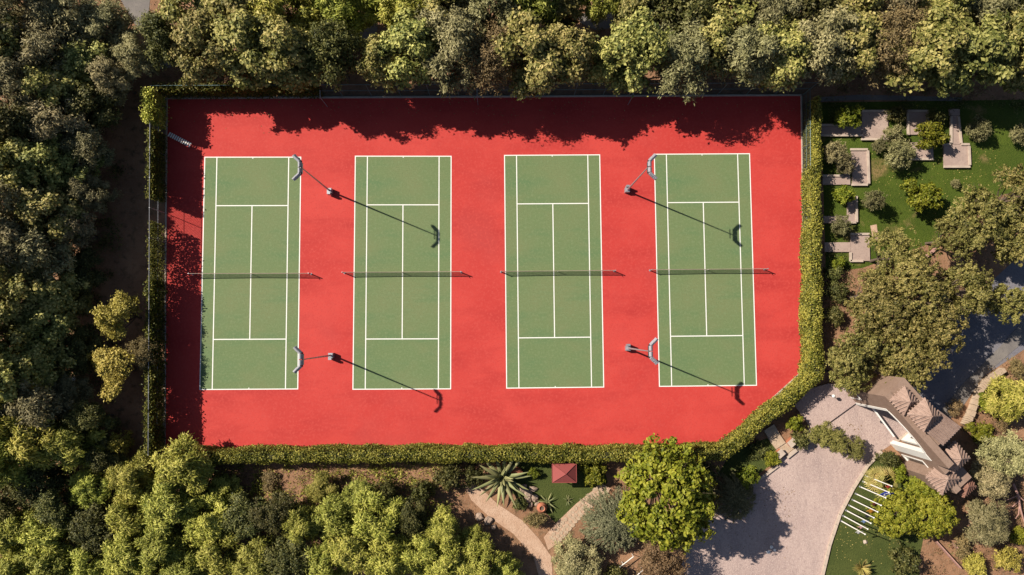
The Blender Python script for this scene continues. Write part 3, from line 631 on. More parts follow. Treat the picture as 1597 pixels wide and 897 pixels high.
# ------------------------------------------------------------------ hedges
def hedge_thing(label, pts, w0, w1, h, dens, leaf='hedge', group='clipped hedges around the courts', ll=0.2):
    """clipped hedge along ground points (world xy); width runs from w0 to w1"""
    t = thing('hedge', label, 'hedge', (0, 0, 0), 0, group)
    core = MB(); C = []; N_ = []; 
    for i in range(len(pts) - 1):
        a = np.array([*pts[i], 0.0]); b = np.array([*pts[i + 1], 0.0])
        L = np.linalg.norm(b - a); d = (b - a) / L; s = np.array([-d[1], d[0], 0])
        wa = w0 + (w1 - w0) * i / (len(pts) - 1); wb = w0 + (w1 - w0) * (i + 1) / (len(pts) - 1)
        q = [a + s * (wa / 2 - .3), a - s * (wa / 2 - .3), b - s * (wb / 2 - .3), b + s * (wb / 2 - .3)]
        core.prism([(p[0], p[1]) for p in q], 0, h - 0.32)
        k = int(L * (wa + wb) / 2 * dens)
        u = rng.uniform(0, 1, k); v = rng.uniform(-.5, .5, k); wu = wa + (wb - wa) * u
        c = a + (b - a) * u[:, None] + s * (v * wu)[:, None]
        lump = 0.14 * np.sin(c[:, 0] * 1.3 + c[:, 1] * 1.1 + np.sin(c[:, 0] * .37) * 2) + 0.09 * np.sin(c[:, 0] * 3.1 - c[:, 1] * 2.7 + np.sin(c[:, 1] * .5) * 2)
        c[:, 2] = h + lump + rng.normal(0, 0.13, k) - 0.10 - 0.35 * (np.abs(v) * 2) ** 6
        C.append(c); N_.append(np.array([0, 0, 1.0]) + s * (v * 1.2)[:, None] + rand_dirs(k) * 0.75)
        for sg in (-1, 1):
            k = int(L * h * dens * 0.75)
            u = rng.uniform(0, 1, k); wu = wa + (wb - wa) * u
            c = a + (b - a) * u[:, None] + s * (sg * (wu / 2 + rng.normal(0, 0.09, k) + 0.11 * np.sin(u * L * .8 + 2 * np.sin(u * L * .23) + sg)))[:, None]
            c[:, 2] = rng.uniform(0.05, h, k)
            C.append(c); N_.append(s * sg + np.array([0, 0, .4]) + rand_dirs(k) * 0.75)
    C = np.concatenate(C); N_ = np.concatenate(N_); k = len(C)
    link('foliage', leaves_mesh('hedge_leaves', C, N_, rand_dirs(k), ll * rng.uniform(.7, 1.4, k), ll * 0.6 * rng.uniform(.7, 1.3, k), LEAF[leaf]), t)
    core.build('branches', M['twig'], t)
    return t
HH = 2.9
def hp(lst, h=HH): return [tuple(P(x, y, h).xy) for x, y in lst]
def hp_sub(lst, n, h=HH):
    q = hp(lst, h); out = []
    for a, b in zip(q[:-1], q[1:]):
        out += [(a[0] + (b[0] - a[0]) * i / n, a[1] + (b[1] - a[1]) * i / n) for i in range(n)]
    return out + [q[-1]]
hedge_thing('long clipped hedge along the bottom edge of the courts', hp([(296, 714), (420, 712.5), (560, 711), (720, 710), (880, 710.5), (1010, 711), (1134, 707)]), 1.15, 1.2, HH, 170)
hedge_thing('clipped hedge cutting diagonally across the lower right court corner', hp([(1131, 709), (1201, 650), (1276, 588)]), 0.95, 0.95, HH, 170)
hedge_thing('tall straight clipped hedge along the right fence', hp([(1274, 592), (1273.5, 480), (1273.5, 380), (1274, 280), (1276, 200), (1276, 150)], 2.7), 1.35, 0.5, 2.7, 170)

# ------------------------------------------------------------------ chain-link fences
def panel_mesh(L, h, name):
    mb = MB(); sp = 0.17; w = 0.012
    def seg(x0, z0, x1, z1, y):
        dx, dz = x1 - x0, z1 - z0; l = math.hypot(dx, dz)
        if l < 1e-3: return
        ox, oz = -dz / l * w, dx / l * w
        mb.add([(x0 - ox, y, z0 - oz), (x1 - ox, y, z1 - oz), (x1 + ox, y, z1 + oz), (x0 + ox, y, z0 + oz)], [(0, 1, 2, 3)])
    k = -h
    while k < L:
        x0, x1 = max(k, 0), min(k + h, L)
        if x1 > x0:
            seg(x0, x0 - k, x1, x1 - k, 0.004); seg(x0, h - (x0 - k), x1, h - (x1 - k), -0.004)
        k += sp
    return mb.mesh(name, M['greenwire'])
FH = 3.75
def fence(label, a, b, n, mat, FH=FH):
    rails = (0.06, FH * .5, FH - .04)
    pa, pb = P(*a), P(*b); d = pb - pa; L = d.length / n
    t = thing('court_fence', label, 'fence', (pa.x, pa.y, 0.05), math.atan2(d.y, d.x), 'tall fences around the courts')
    pm = panel_mesh(L, FH, 'chainlink_panel')
    po = MB(); po.tube((0, 0, 0), (0, 0, FH), 0.035, seg=6); pom = po.mesh('fence_post', mat)
    ra = MB(); ra.tube((0, 0, 0), (L, 0, 0), 0.028, seg=6); ram = ra.mesh('fence_rail', mat)
    for i in range(n + 1):
        link('post', pom, t, (i * L, 0, 0))
        if i < n:
            link('mesh_panel', pm, t, (i * L, 0.05, 0))
            for z in rails: link('rail', ram, t, (i * L, 0, z))
    return t
fence('tall green chain-link fence along the top of the courts', (262, 152), (1252, 147.5), 22, M['greenpaint'])
fence('tall grey chain-link fence along the left of the courts', (258.5, 700), (260.5, 155), 12, M['galv'])
fence('green chain-link fence between the courts and the right hedge', (1252.5, 570), (1250.5, 150), 10, M['greenpaint'], 2.1)
# short inner posts with an arm back to the top fence
for (a, top, w) in [((511, 167), (503, 144), 'leftmost'), ((745.5, 164), (744, 142), 'middle'), ((979, 164), (985, 141), 'rightmost')]:
    p = P(*a); mb = MB()
    t = thing('gooseneck_post', 'thin bent post inside the top fence, %s of three' % w, 'post', (p.x, p.y, 0.06), 0, 'bent posts inside the top fence')
    mb.tube((0, 0, 0), (0, 0, 3.1), 0.04, seg=6); mb.build('post', M['galv'], t)
    mb = MB(); mb.tube((0, 0, 3.1), (0, 0.75, 3.3), 0.035, seg=6); mb.build('arm', M['galv'], t)

# ivy on the fences
def ivy(label, a, b, h0, h1, k, side, bulge=0.3, leaf='ivy'):
    pa, pb = P(*a), P(*b); d = (pb - pa); L = d.length; dn = np.array(d / L)[:]; dn[2] = 0
    s = np.array([-dn[1], dn[0], 0]) * side
    u = rng.uniform(0, 1, k); base = np.array(pa)
    edge = 0.5 + 0.5 * np.sin(u * L * 0.9) * np.sin(u * L * 2.3 + 1)
    z = h0 + (h1 - h0) * rng.uniform(0, 1, k) ** 0.62 * (0.94 + 0.08 * edge)
    c = base + dn * (u * L)[:, None] + s * (bulge * (rng.normal(0.15, .5, k) + 0.15 * edge))[:, None]
    c[:, 2] = z + 0.05
    t = thing('ivy', label, 'climbing plant', (0, 0, 0), 0, 'ivy on the court fences')
    link('leaves', leaves_mesh('ivy_leaves', c, s * 0.7 + np.array([0, 0, .7]) + rand_dirs(k) * 0.8, rand_dirs(k), .2 * rng.uniform(.7, 1.4, k), .14 * rng.uniform(.7, 1.4, k), LEAF[leaf]), t)
    mb = MB()
    for i in range(max(3, int(L / 1.2))):
        x = (i + rng.uniform(.2, .8)) / max(3, int(L / 1.2)); p = base + dn * (x * L) + s * 0.08
        q = p + dn * rng.uniform(-.4, .4); mb.path([(p[0], p[1], 0), (q[0], q[1], h1 * .5), (p[0], p[1], h1 * .85)], [.03, .02, .01], 5)
    mb.build('stem', M['bark'], t)
ivy('dark ivy covering the left end of the top fence', (262, 153), (508, 151.5), 0.1, 3.7, 15000, 1, 0.45)
ivy('yellow-topped ivy at the upper end of the left fence', (260.5, 206), (260.5, 156), 0.2, 4.4, 4600, 1, 0.6, 'feather')
ivy('dark ivy on the left fence beside the upper court half', (260, 318), (260.5, 214), 0.2, 3.7, 8000, 1, 0.4)
ivy('thin ivy on the left fence level with the net', (259.5, 448), (260, 352), 0.2, 3.6, 2600, 1, 0.3)
ivy('dense ivy on the lower half of the left fence', (258.5, 702), (259.5, 440), 0.1, 3.75, 17000, 1, 0.45)

# undergrowth: nobody could count it
def undergrowth(label, polys, k, leaf, hmax, name='undergrowth', ll=0.3):
    C = []
    for (x0, y0, x1, y1, sh) in polys:
        m = int(k * sh); cl = max(8, m // 60)
        cx = rng.uniform(x0, x1, cl); cy = rng.uniform(y0, y1, cl)
        for a, b in zip(cx, cy):
            p = P(a, b); rr = rng.uniform(.3, 1.0); n = int(60 * rr * 1.3)
            o = rng.normal(size=(n, 3)) * np.array([rr * .6, rr * .6, rr * .3]) * 1.0
            o[:, 2] = np.abs(o[:, 2]) * hmax + 0.05
            C.append(np.array([p.x, p.y, 0]) + o)
    C = np.concatenate(C); k = len(C)
    o = link(name, leaves_mesh(name, C, np.array([0, 0, .8]) + rand_dirs(k) * .9, rand_dirs(k), ll * rng.uniform(.5, 1.2, k), ll * .4 * rng.uniform(.6, 1.2, k), LEAF[leaf]))
    return tag(o, label, 'undergrowth', kind='stuff')
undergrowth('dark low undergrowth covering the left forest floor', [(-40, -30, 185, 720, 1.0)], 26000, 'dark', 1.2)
undergrowth('low dry undergrowth between the top trees', [(230, -20, 1600, 118, 0.7), (1290, 110, 1600, 146, .12)], 14000, 'brown', 0.9)
undergrowth('low green undergrowth below the bottom thicket', [(-30, 720, 700, 905, 1.0)], 20000, 'feather', 1.0)
undergrowth('sparse weeds on the earth below the bottom hedge', [(330, 722, 715, 760, 1.0)], 3600, 'hedge', 0.6, ll=0.2)
undergrowth('low dry scrub on the lower right bank', [(1505, 575, 1600, 900, .8), (1440, 840, 1520, 900, .06)], 9000, 'brown', 0.9, ll=0.22)
undergrowth('low leafy ground cover and dark shade fill right of the hedge and under the pines', [(1288, 160, 1345, 192, .16), (1290, 395, 1345, 500, .2), (1400, 158, 1500, 170, .12), (1500, 158, 1600, 176, .1)], 5000, 'dark', 0.6, ll=0.22)  # dark leaves by the hedge fill in for deep shade there

# fallen leaves blown over the court edges and the driveway
def litter(label, boxes, k, z, leaf):
    C = []
    for (x0, y0, x1, y1, sh) in boxes:
        m = int(k * sh); a = rng.uniform(x0, x1, m); b = y0 + (y1 - y0) * rng.beta(1.0, 2.6, m)
        C += [tuple(P(p, q)) for p, q in zip(a, b)]
    C = np.array(C); C[:, 2] = z + rng.uniform(.004, .02, len(C)); n = len(C)
    o = link('leaf_litter', leaves_mesh('leaf_litter', C, np.array([0, 0, 1.0]) + rand_dirs(n) * .35, rand_dirs(n), .16 * rng.uniform(.5, 1.2, n), .10 * rng.uniform(.6, 1.2, n), LEAF[leaf]))
    return tag(o, label, 'leaf litter', kind='stuff')
litter('dry leaves blown onto the court below the top trees', [(265, 156, 1245, 215, 1.0)], 260, .062, 'brown')
litter('fallen leaves at the driveway edge under the round tree', [(1090, 760, 1240, 890, .5), (1250, 660, 1345, 720, .3), (1285, 590, 1335, 640, .2)], 420, .024, 'brown')
litter('pale leaves and clover specks on the garden lawn', [(1360, 230, 1560, 380, .7), (1300, 820, 1420, 897, .3)], 420, .014, 'palm')

# weeping blue-green conifer: strands falling outwards
def weeping(label, cx, cy, Rm, Hm, strands, leaf, name, cat, ll=0.24, lw=0.06):
    p = P(cx, cy, Hm * .5); t = thing(name, label, cat, (p.x, p.y, 0))
    C = []; D = []; N_ = []
    for i in range(strands):
        a = rng.uniform(0, 2 * math.pi); r0 = Rm * rng.uniform(0.0, .85) ; L = rng.uniform(.7, 1.3)
        a2 = a + rng.normal(0, .35); n = 26
        tt = np.linspace(0, 1, n)
        rr = r0 + L * tt * .8; z = Hm * np.sqrt(np.maximum(0.02, 1 - (rr / (Rm * 1.15)) ** 2)) - 0.5 * L * tt ** 2 + rng.normal(0, .12)
        x = np.cos(a) * r0 + np.cos(a2) * (rr - r0) + rng.normal(0, .05, n); y = np.sin(a) * r0 + np.sin(a2) * (rr - r0) + rng.normal(0, .05, n)
        C.append(np.stack([x, y, np.maximum(z, .05)], 1)); D.append(np.tile([math.cos(a2), math.sin(a2), -.5], (n, 1)) + rand_dirs(n) * .55)
        N_.append(np.tile([0, 0, 1.0], (n, 1)) + rand_dirs(n) * .6)
    C = np.concatenate(C); D = np.concatenate(D); N_ = np.concatenate(N_); k = len(C)
    link('crown', leaves_mesh('strand_leaves', C, N_, D, ll * rng.uniform(.7, 1.3, k), lw * rng.uniform(.7, 1.4, k), LEAF[leaf]), t)
    mb = MB(); mb.path([(0, 0, -.1), (0.1, 0, Hm * .4), (0, .1, Hm * .8)], [.18, .13, .06], 8)
    for i in range(9):
        a = i * .7; mb.path([(0.1, 0, Hm * .4), (math.cos(a) * Rm * .4, math.sin(a) * Rm * .4, Hm * .8), (math.cos(a) * Rm * .8, math.sin(a) * Rm * .8, Hm * .5)], [.06, .04, .015], 5)
    mb.build('trunk', M['bark'], t)
weeping('weeping blue-green conifer between the flagstone path and the round tree', 956, 812, 3.4, 2.6, 800, 'weep', 'weeping_conifer', 'tree')
weeping('silvery wispy shrub right of the round green tree', 1146, 776, 2.2, 2.0, 330, 'olive', 'wispy_shrub', 'bush', 0.36, 0.05)

# ------------------------------------------------------------------ garden terraces
def terrace(label, polys, rims, z=0.22):
    """raised concrete terrace: slabs as photo polygons, rims as photo lines"""
    t = thing('garden_terrace', label, 'terrace', (0, 0, 0), 0, 'concrete garden terraces')
    for i, q in enumerate(polys):
        mb = MB(); mb.prism([tuple(P(x, y, z).xy) for x, y in q], 0, z + 0.003 * i); mb.build('slab', M['slab'], t)
    for (a, b) in rims:
        pa, pb = P(*a, z + .14), P(*b, z + .14); d = (pb - pa).normalized() * .1
        mb = MB(); mb.bar((pa.x - d.x, pa.y - d.y, z + .07), (pb.x + d.x, pb.y + d.y, z + .07), .24, .17); mb.build('rim', M['kerb'], t)
    return t
terrace('L-shaped concrete terrace in tree shade nearest the hedge top', [[(1344, 173), (1385, 173), (1385, 217), (1345, 217)], [(1281, 195), (1343.5, 195), (1344, 211), (1281, 211)]],
        [((1281, 211), (1344, 211)), ((1345, 217), (1384, 217)), ((1281, 195), (1342, 195)), ((1345, 173), (1384, 173))])
terrace('small concrete terrace with pale rim above the lime bush', [[(1415, 172), (1448, 172), (1449, 210), (1416, 210)]], [((1416, 173), (1447, 173)), ((1416, 177), (1417, 209)), ((1447.5, 177), (1448, 208))])
terrace('low concrete terrace mostly hidden under the lime bush', [[(1420, 222), (1455, 222), (1456, 248), (1420, 248)]], [((1421, 248), (1455, 248))])
terrace('concrete terrace with long straight walk and a square end', [[(1481, 170), (1497, 170), (1497, 180), (1481, 180)], [(1484, 180.5), (1495, 180.5), (1500, 225), (1484, 225)], [(1472, 225.5), (1511, 225.5), (1513, 260), (1473, 260)]],
        [((1484, 183), (1484, 222)), ((1495.5, 183), (1499.5, 222)), ((1473, 225), (1482, 225)), ((1501, 225), (1511, 225)), ((1512, 229), (1513, 256)), ((1474, 260), (1512, 260))])
terrace('hook-shaped concrete terrace with pale rim under the olive bushes', [[(1328, 232), (1354, 232), (1356, 288), (1330, 288)], [(1316, 250), (1326, 250), (1326, 273.5), (1316, 273.5)], [(1283, 274), (1326, 274), (1326, 288), (1283, 288)]],
        [((1328, 233), (1352, 233)), ((1354, 236), (1355.5, 285)), ((1330, 288), (1352, 288)), ((1284, 274), (1314, 274))])
terrace('narrow upright concrete terrace right of the bright green bush', [[(1322, 316), (1336, 306), (1337, 347), (1322, 347)], [(1284, 337), (1321, 337), (1321, 348), (1284, 348)]], [((1336, 307), (1336.5, 345)), ((1324, 347), (1334, 347))])
terrace('lowest concrete terrace beside the deep green tree', [[(1327, 364), (1356, 364), (1357, 407), (1327, 407)], [(1286, 378), (1326.5, 378), (1326.5, 393), (1286, 393)]], [((1328, 365), (1355, 365)), ((1327, 395), (1327, 406)), ((1328, 407), (1345, 407))])
# wooden beam lying between the pines
pa, pb = P(1433, 410, .3), P(1462, 386, .3); mb = MB(); mb.bar((pa.x, pa.y, .2), (pb.x, pb.y, .2), .3, .25)
t = thing('wooden_beam', 'pale wooden beam lying between the deep green tree and the pines', 'beam'); mb.build('plank', M['palebark'], t)
mb = MB(); mb.box((pa.x, pa.y, .1), (.35, .35, .2)); mb.box((pb.x, pb.y, .1), (.35, .35, .2)); mb.build('block', M['rock'], t)

# ------------------------------------------------------------------ gatehouse
A, B = P(1333, 628), P(1391, 694)
U = (B - A); GW = U.length; U = U / GW; BK = Vector((-U.y, U.x, 0))     # BK points behind the facade
if BK.x < 0: BK = -BK
gang = math.atan2(U.y, U.x)
gate = thing('gatehouse', 'brown gatehouse with tall white-framed gateway and tiled roofs', 'building', (A.x, A.y, 0), gang)
sgn = 1 if Vector((-U.y, U.x, 0)).dot(BK) > 0 else -1                  # local +y or -y is behind
def Lp(u, v, z): return (u, v * sgn, z)
T = 0.7; HT = 8.4; OH = 6.3
def arch(u, base, rise, u0, u1): return base + rise * (1 - ((u - (u0 + u1) / 2) / ((u1 - u0) / 2)) ** 2)
def wall_box(mb, u0, u1, v0, v1, z0, z1): mb.box(Lp((u0 + u1) / 2, (v0 + v1) / 2, (z0 + z1) / 2), (u1 - u0, abs(v1 - v0), z1 - z0))
mb = MB()
wall_box(mb, -1.9, -0.02, 0, T, 0, HT)
# lintel with gently arched underside
n = 12
for i in range(n):
    u0, u1 = -0.02 + (GW + .04) * i / n, -0.02 + (GW + .04) * (i + 1) / n
    za, zb = arch(u0, OH, .45, 0, GW), arch(u1, OH, .45, 0, GW)
    mb.add([Lp(u0, 0, za), Lp(u1, 0, zb), Lp(u1, T, zb), Lp(u0, T, za), Lp(u0, 0, HT), Lp(u1, 0, HT), Lp(u1, T, HT), Lp(u0, T, HT)], [(0, 1, 2, 3), (4, 7, 6, 5), (0, 4, 5, 1), (3, 2, 6, 7)])
mb.add([Lp(-0.02, 0, OH), Lp(-0.02, T, OH), Lp(-.02, T, HT), Lp(-.02, 0, HT)], [(0, 1, 2, 3)])
# right wing with two window openings
wins = [(GW + 1.2, GW + 2.4, 0.4, 4.2), (GW + 3.3, GW + 4.3, 0.6, 3.4)]
x0 = GW + .02
for (a, b, z0, z1) in wins:
    wall_box(mb, x0, a, 0, T, 0, 5.2 if a > GW + 3 else HT); wall_box(mb, a, b, 0, T, 0, z0); wall_box(mb, a, b, 0, T, z1, 5.2 if a > GW + 3 else 6.6); x0 = b
wall_box(mb, x0, x0 + 1.0, 0, T, 0, 5.2)
# side and rear walls, flat roof decks
wall_box(mb, -1.9, -1.5, T + .003, 2.7, 0, HT - .4); wall_box(mb, x0 + .6, x0 + 1.0, T + .003, 2.4, 0, 4.7)
wall_box(mb, GW + .9, GW + 1.2, T + .003, 2.7, 0, 6.0)
wall_box(mb, GW + 1.203, x0 + .597, 2.1, 2.4, 0, 4.7)
wall_box(mb, -1.5, -0.4, 2.4, 2.7, 0, HT - .4)
wall_box(mb, -1.9, 5.0, T + .003, 2.7, HT - .397, HT - .2)
wall_box(mb, 5.003, GW + 1.2, T + .003, 2.7, 6.003, 6.2)
wall_box(mb, GW + 1.203, x0 + 1.0, T + .003, 2.4, 4.703, 4.9)
mb.build('wall', M['brownwall'], gate)
# white frame of the gateway: face band and deep jambs
mb = MB(); wall_box(mb, -0.04, 0.26, -.05, T + .02, 0, OH); mb.build('gate_jamb', M['white'], gate)
mb = MB(); wall_box(mb, GW - .3, GW + .7, -.05, T * .6, 0, OH); mb.build('gate_jamb', M['white'], gate)
mb = MB()
for i in range(n):
    u0, u1 = .262 + (GW - .564) * i / n, .262 + (GW - .564) * (i + 1) / n
    za, zb = arch(u0, OH, .45, 0, GW), arch(u1, OH, .45, 0, GW)
    mb.add([Lp(u0, -.05, za - .14), Lp(u1, -.05, zb - .14), Lp(u1, .5, zb - .14), Lp(u0, .5, za - .14), Lp(u0, -.05, za + .06), Lp(u1, -.05, zb + .06), Lp(u1, .5, zb + .06), Lp(u0, .5, za + .06)], [(0, 1, 2, 3), (4, 7, 6, 5), (0, 4, 5, 1), (3, 2, 6, 7)])
mb.build('gate_arch', M['white'], gate)
# inner white wall with window seen through the gateway
mb = MB(); wall_box(mb, GW + .2, GW + .45, 1.1, 4.2, 0, .9); wall_box(mb, GW + .2, GW + .45, 1.1, 4.2, 3.6, 5.6); wall_box(mb, GW + .2, GW + .45, 1.1, 1.6, .9, 3.6); wall_box(mb, GW + .2, GW + .45, 3.7, 4.2, .9, 3.6)
iw = mb.build('inner_wall', M['white'], gate)
mb = MB(); wall_box(mb, GW + .3, GW + .34, 1.6, 3.7, .9, 3.6); mb.build('pane', M['glass'], iw)
mb = MB(); wall_box(mb, GW + .26, GW + .38, 2.6, 2.7, .9, 3.6); mb.build('mullion', M['brownwall'], iw)
for (a, b, z0, z1) in wins:
    mb = MB(); w = .14
    wall_box(mb, a, a + w, -.06, .2, z0, z1); wall_box(mb, b - w, b, -.06, .2, z0, z1); wall_box(mb, a + w, b - w, -.06, .2, z0, z0 + w); wall_box(mb, a + w, b - w, -.06, .2, z1 - w, z1)
    f = mb.build('window', M['white'], gate)
    mb = MB(); wall_box(mb, a + w, b - w, .1, .14, z0 + w, z1 - w); mb.build('pane', M['glass'], f)
mb = MB(); w = .13; a, b, z0, z1 = -1.9, -.7, .3, 2.4
wall_box(mb, a, a + w, -.06, -.003, z0, z1); wall_box(mb, b - w, b, -.06, -.003, z0, z1); wall_box(mb, a + w, b - w, -.06, -.003, z1 - w, z1)
mb.build('niche_frame', M['white'], gate)

def ribbed_roof(name, base, apexes, mat, rib=.34, eave=.12, parent=gate, rad=.07):
    """roof over base polygon (local u,v,z) with one or two ridge points; tile ribs run down each slope"""
    bm_ = MB(); n = len(base); k = len(apexes)
    vb = [Vector(Lp(*p)) for p in base]; va = [Vector(Lp(*p)) for p in apexes]
    slopes = []
    if k == 1:
        slopes = [[vb[i], vb[(i + 1) % n], va[0]] for i in range(n)]
    else:
        slopes = [[vb[0], vb[1], va[1], va[0]], [vb[1], vb[2], va[1]], [vb[2], vb[3], va[0], va[1]], [vb[3], vb[0], va[0]]]
    for s in slopes: bm_.add(s, [tuple(range(len(s)))])
    bm_.add([v - Vector((0, 0, .0)) for v in vb], [tuple(range(n - 1, -1, -1))])
    o = bm_.build(name, mat, parent)
    rb = MB()
    for s in slopes:
        a, b = s[0], s[1]; e = b - a; L = e.length; ed = e / L
        tops = s[2:]
        nrm = e.cross(tops[0] - a).normalized()
        if nrm.z < 0: nrm = -nrm
        up_ = nrm.cross(ed); up_ = up_ if up_.z > 0 else -up_
        prof = [(0, 0)] + sorted([((t_ - a).dot(ed), (t_ - a).dot(up_)) for t_ in tops]) + [(L, 0)]
        x = rib * .5
        while x < L:
            hgt = 0
            for (xa, ya), (xb, yb) in zip(prof[:-1], prof[1:]):
                if xa <= x <= xb and xb > xa: hgt = ya + (yb - ya) * (x - xa) / (xb - xa)
            if hgt > .15:
                p0 = a + ed * x - up_ * eave + nrm * .02; p1 = a + ed * x + up_ * hgt + nrm * .02
                rb.tube(p0, p1, rad, rad, 6)
            x += rib
    rb.build('tile_rib', mat, o)
    rd = MB()
    for s in slopes:
        rd.tube(s[0], s[-1], .09, .09, 6)
    if k == 2: rd.tube(va[0], va[1], .1, .1, 6)
    rd.build('ridge', mat, o)
    return o
def W2L(px, py, z):
    p = P(px, py, z) - A; return (p.dot(U), p.dot(BK))
def roof_at(name, px, py, su, sv, z, rise, mat, two=None, **kw):
    u, v = W2L(px, py, z)
    base = [(u - su / 2, v - sv / 2, z), (u + su / 2, v - sv / 2, z), (u + su / 2, v + sv / 2, z), (u - su / 2, v + sv / 2, z)]
    ap = [(u, v, z + rise)] if not two else [(u - two, v, z + rise), (u + two, v, z + rise)]
    return ribbed_roof(name, base, ap, mat, **kw)
def mono_roof(pts, mat):
    """single slope: photo corners (x, y, z), first two the eave, last two the high edge; ribs run down to the eave"""
    q = [P(*p) - A for p in pts]
    base = [(p.dot(U), p.dot(BK), p.z) for p in q]
    v = [Vector(Lp(*p)) for p in base]
    m = MB(); m.add(v + [p - Vector((0, 0, .22)) for p in v], [(0, 1, 2, 3), (7, 6, 5, 4), (0, 4, 5, 1), (1, 5, 6, 2), (2, 6, 7, 3), (3, 7, 4, 0)])
    o = m.build('roof', mat, gate); rb = MB(); n = 9
    for i in range(n + 1): rb.tube(v[0].lerp(v[1], i / n) + Vector((0, 0, .03)), v[3].lerp(v[2], i / n) + Vector((0, 0, .03)), .075, .075, 6)
    rb.build('tile_rib', mat, o)
mono_roof([(1471, 694, 8.35), (1498, 667, 8.35), (1462, 640, 8.9), (1433, 664, 8.9)], M['tile'])
def turret(px, py, side, z, rise, mat, low, name='turret'):
    u, v = W2L(px, py, z); h = side / 2 - .18
    tw = MB(); wall_box(tw, u - h, u + h, v - h, v + h, low, z - .03); tw.build(name, M['brownwall'], gate)
    roof_at('roof', px, py, side, side, z, rise, mat)
turret(1410, 625, 1.95, HT + .25, 1.0, M['tile'], 6.5)
turret(1441, 647, 2.25, HT + .75, 1.25, M['tile'], 6.5)
turret(1488, 713, 2.2, 6.6, 1.0, M['tile'], 0, 'annex_wall')
turret(1470, 745, 2.4, 5.4, 0.8, M['tile'], 0, 'annex_wall')
u, v = W2L(1504, 757, 4.0); tw = MB(); wall_box(tw, u - .7, u + .7, v - .7, v + .7, 0, 3.97); tw.build('annex_wall', M['brownwall'], gate)
roof_at('roof', 1504, 757, 1.7, 1.7, 4.0, .6, M['redtile'], rib=.24, rad=.07)
# slatted dark screen on the end of the main roof
pe, pf = P(1472, 695, 8.0) - A, P(1498, 668, 8.0) - A
va, vb2 = Vector(Lp(pe.dot(U), pe.dot(BK), 0)), Vector(Lp(pf.dot(U), pf.dot(BK), 0))
sc = MB(); sc.bar((va.x - .15, va.y, 7.0), (vb2.x - .15, vb2.y, 7.0), .06, 2.0); so = sc.build('screen', M['dark'], gate)
for i in range(9):
    q = va.lerp(vb2, i / 8); m = MB(); m.box((q.x - .06, q.y, 7.0), (.09, .1, 2.0)); m.build('slat', M['galv'], so)

# boom barrier in the gateway
pa, pb = P(1357, 631, 1.0), P(1394, 681, 1.0); d = pb - pa
t = thing('boom_barrier', 'white boom barrier lowered across the gateway', 'barrier', (pa.x, pa.y, 0.02), math.atan2(d.y, d.x))
mb = MB(); mb.bar((-.3, 0, 1.0), (d.length, 0, 1.0), .14, .16); mb.build('boom', M['white'], t)
mb = MB(); mb.box((-.1, 0.2, .55), (.4, .3, 1.1)); mb.box((-.1, .2, 1.12), (.44, .34, .05)); mb.build('motor_box', M['galv'], t)
mb = MB(); mb.lathe([(0, .55), (.16, .6), (.18, .78), (.12, .95), (0, .97)], 10, (d.length * .55, 0, 0)); mb.build('hanging_sign', M['dark'], t)
# kerbs, step wall and planter blocks by the driveway
def kerb(label, pts, w=.28, h=.22, mat='kerb', name='kerb'):
    t = tag(thing(name, label, None), kind='structure')
    q = [P(*p) for p in pts]
    for a, b in zip(q[:-1], q[1:]):
        d = (b - a); L = d.length; n = max(1, round(L / 1.1)); ang = math.atan2(d.y, d.x)
        for i in range(n):
            c = a + d * ((i + .5) / n); m = MB(); m.box((0, 0, 0), (L / n - .02, w, h)); m.build('kerbstone', M[mat], t).location = (c.x, c.y, h / 2 + rng.uniform(-.01, .01)); col.objects[-1].rotation_euler = (0, 0, ang)
    return t
kerb('pale kerb between driveway and flagpole lawn', [(1374, 704), (1352, 726), (1330, 761), (1309, 802), (1293, 850), (1282, 897), (1276, 925)])
kerb('pale kerb on the hedge side of the driveway', [(1226, 713), (1241, 701)], .35, .3)
kerb('kerb below the lime bush on the driveway edge', [(1160, 764), (1196, 738), (1212, 726)], .28, .25)
kerb('threshold kerb across the gateway', [(1392, 692), (1421, 671)], .3, .1)
t = thing('stone_steps', 'stone steps from the diagonal hedge down to the driveway', 'steps')
for i, (q, z) in enumerate([([(1190, 671), (1205, 661), (1214, 676), (1199, 687)], .36), ([(1199, 687), (1214, 676), (1224, 690), (1209, 700)], .24), ([(1209, 700), (1228, 688), (1240, 697), (1222, 712)], .12)]):
    m = MB(); m.prism([P2(*p) for p in q], 0, z); m.build('step', M['stone'], t)
for (px, lab) in [((1213, 706), 'brick planter pillar left of the stone steps'), ((1231, 689), 'brick planter pillar right of the stone steps')]:
    p = P(*px); t = thing('brick_pillar', lab, 'pillar', (p.x, p.y, 0), R(40), 'pillars at the stone steps')
    m = MB(); m.box((0, 0, .35), (.75, .6, .7)); m.build('shaft', M['terracotta'], t); m = MB(); m.box((0, 0, .74), (.85, .7, .09)); m.build('cap', M['kerb'], t)
p = P(1291, 616); t = thing('globe_lamp', 'garden lamp with white globe on the shaded paving', 'lamp', (p.x, p.y, .28))
m = MB(); m.tube((0, 0, 0), (0, 0, .9), .05, .04); m.build('stem', M['dark'], t); m = MB(); m.lathe([(0, .85), (.14, .92), (.2, 1.06), (.14, 1.2), (0, 1.26)], 12); m.build('globe', M['white'], t, True)
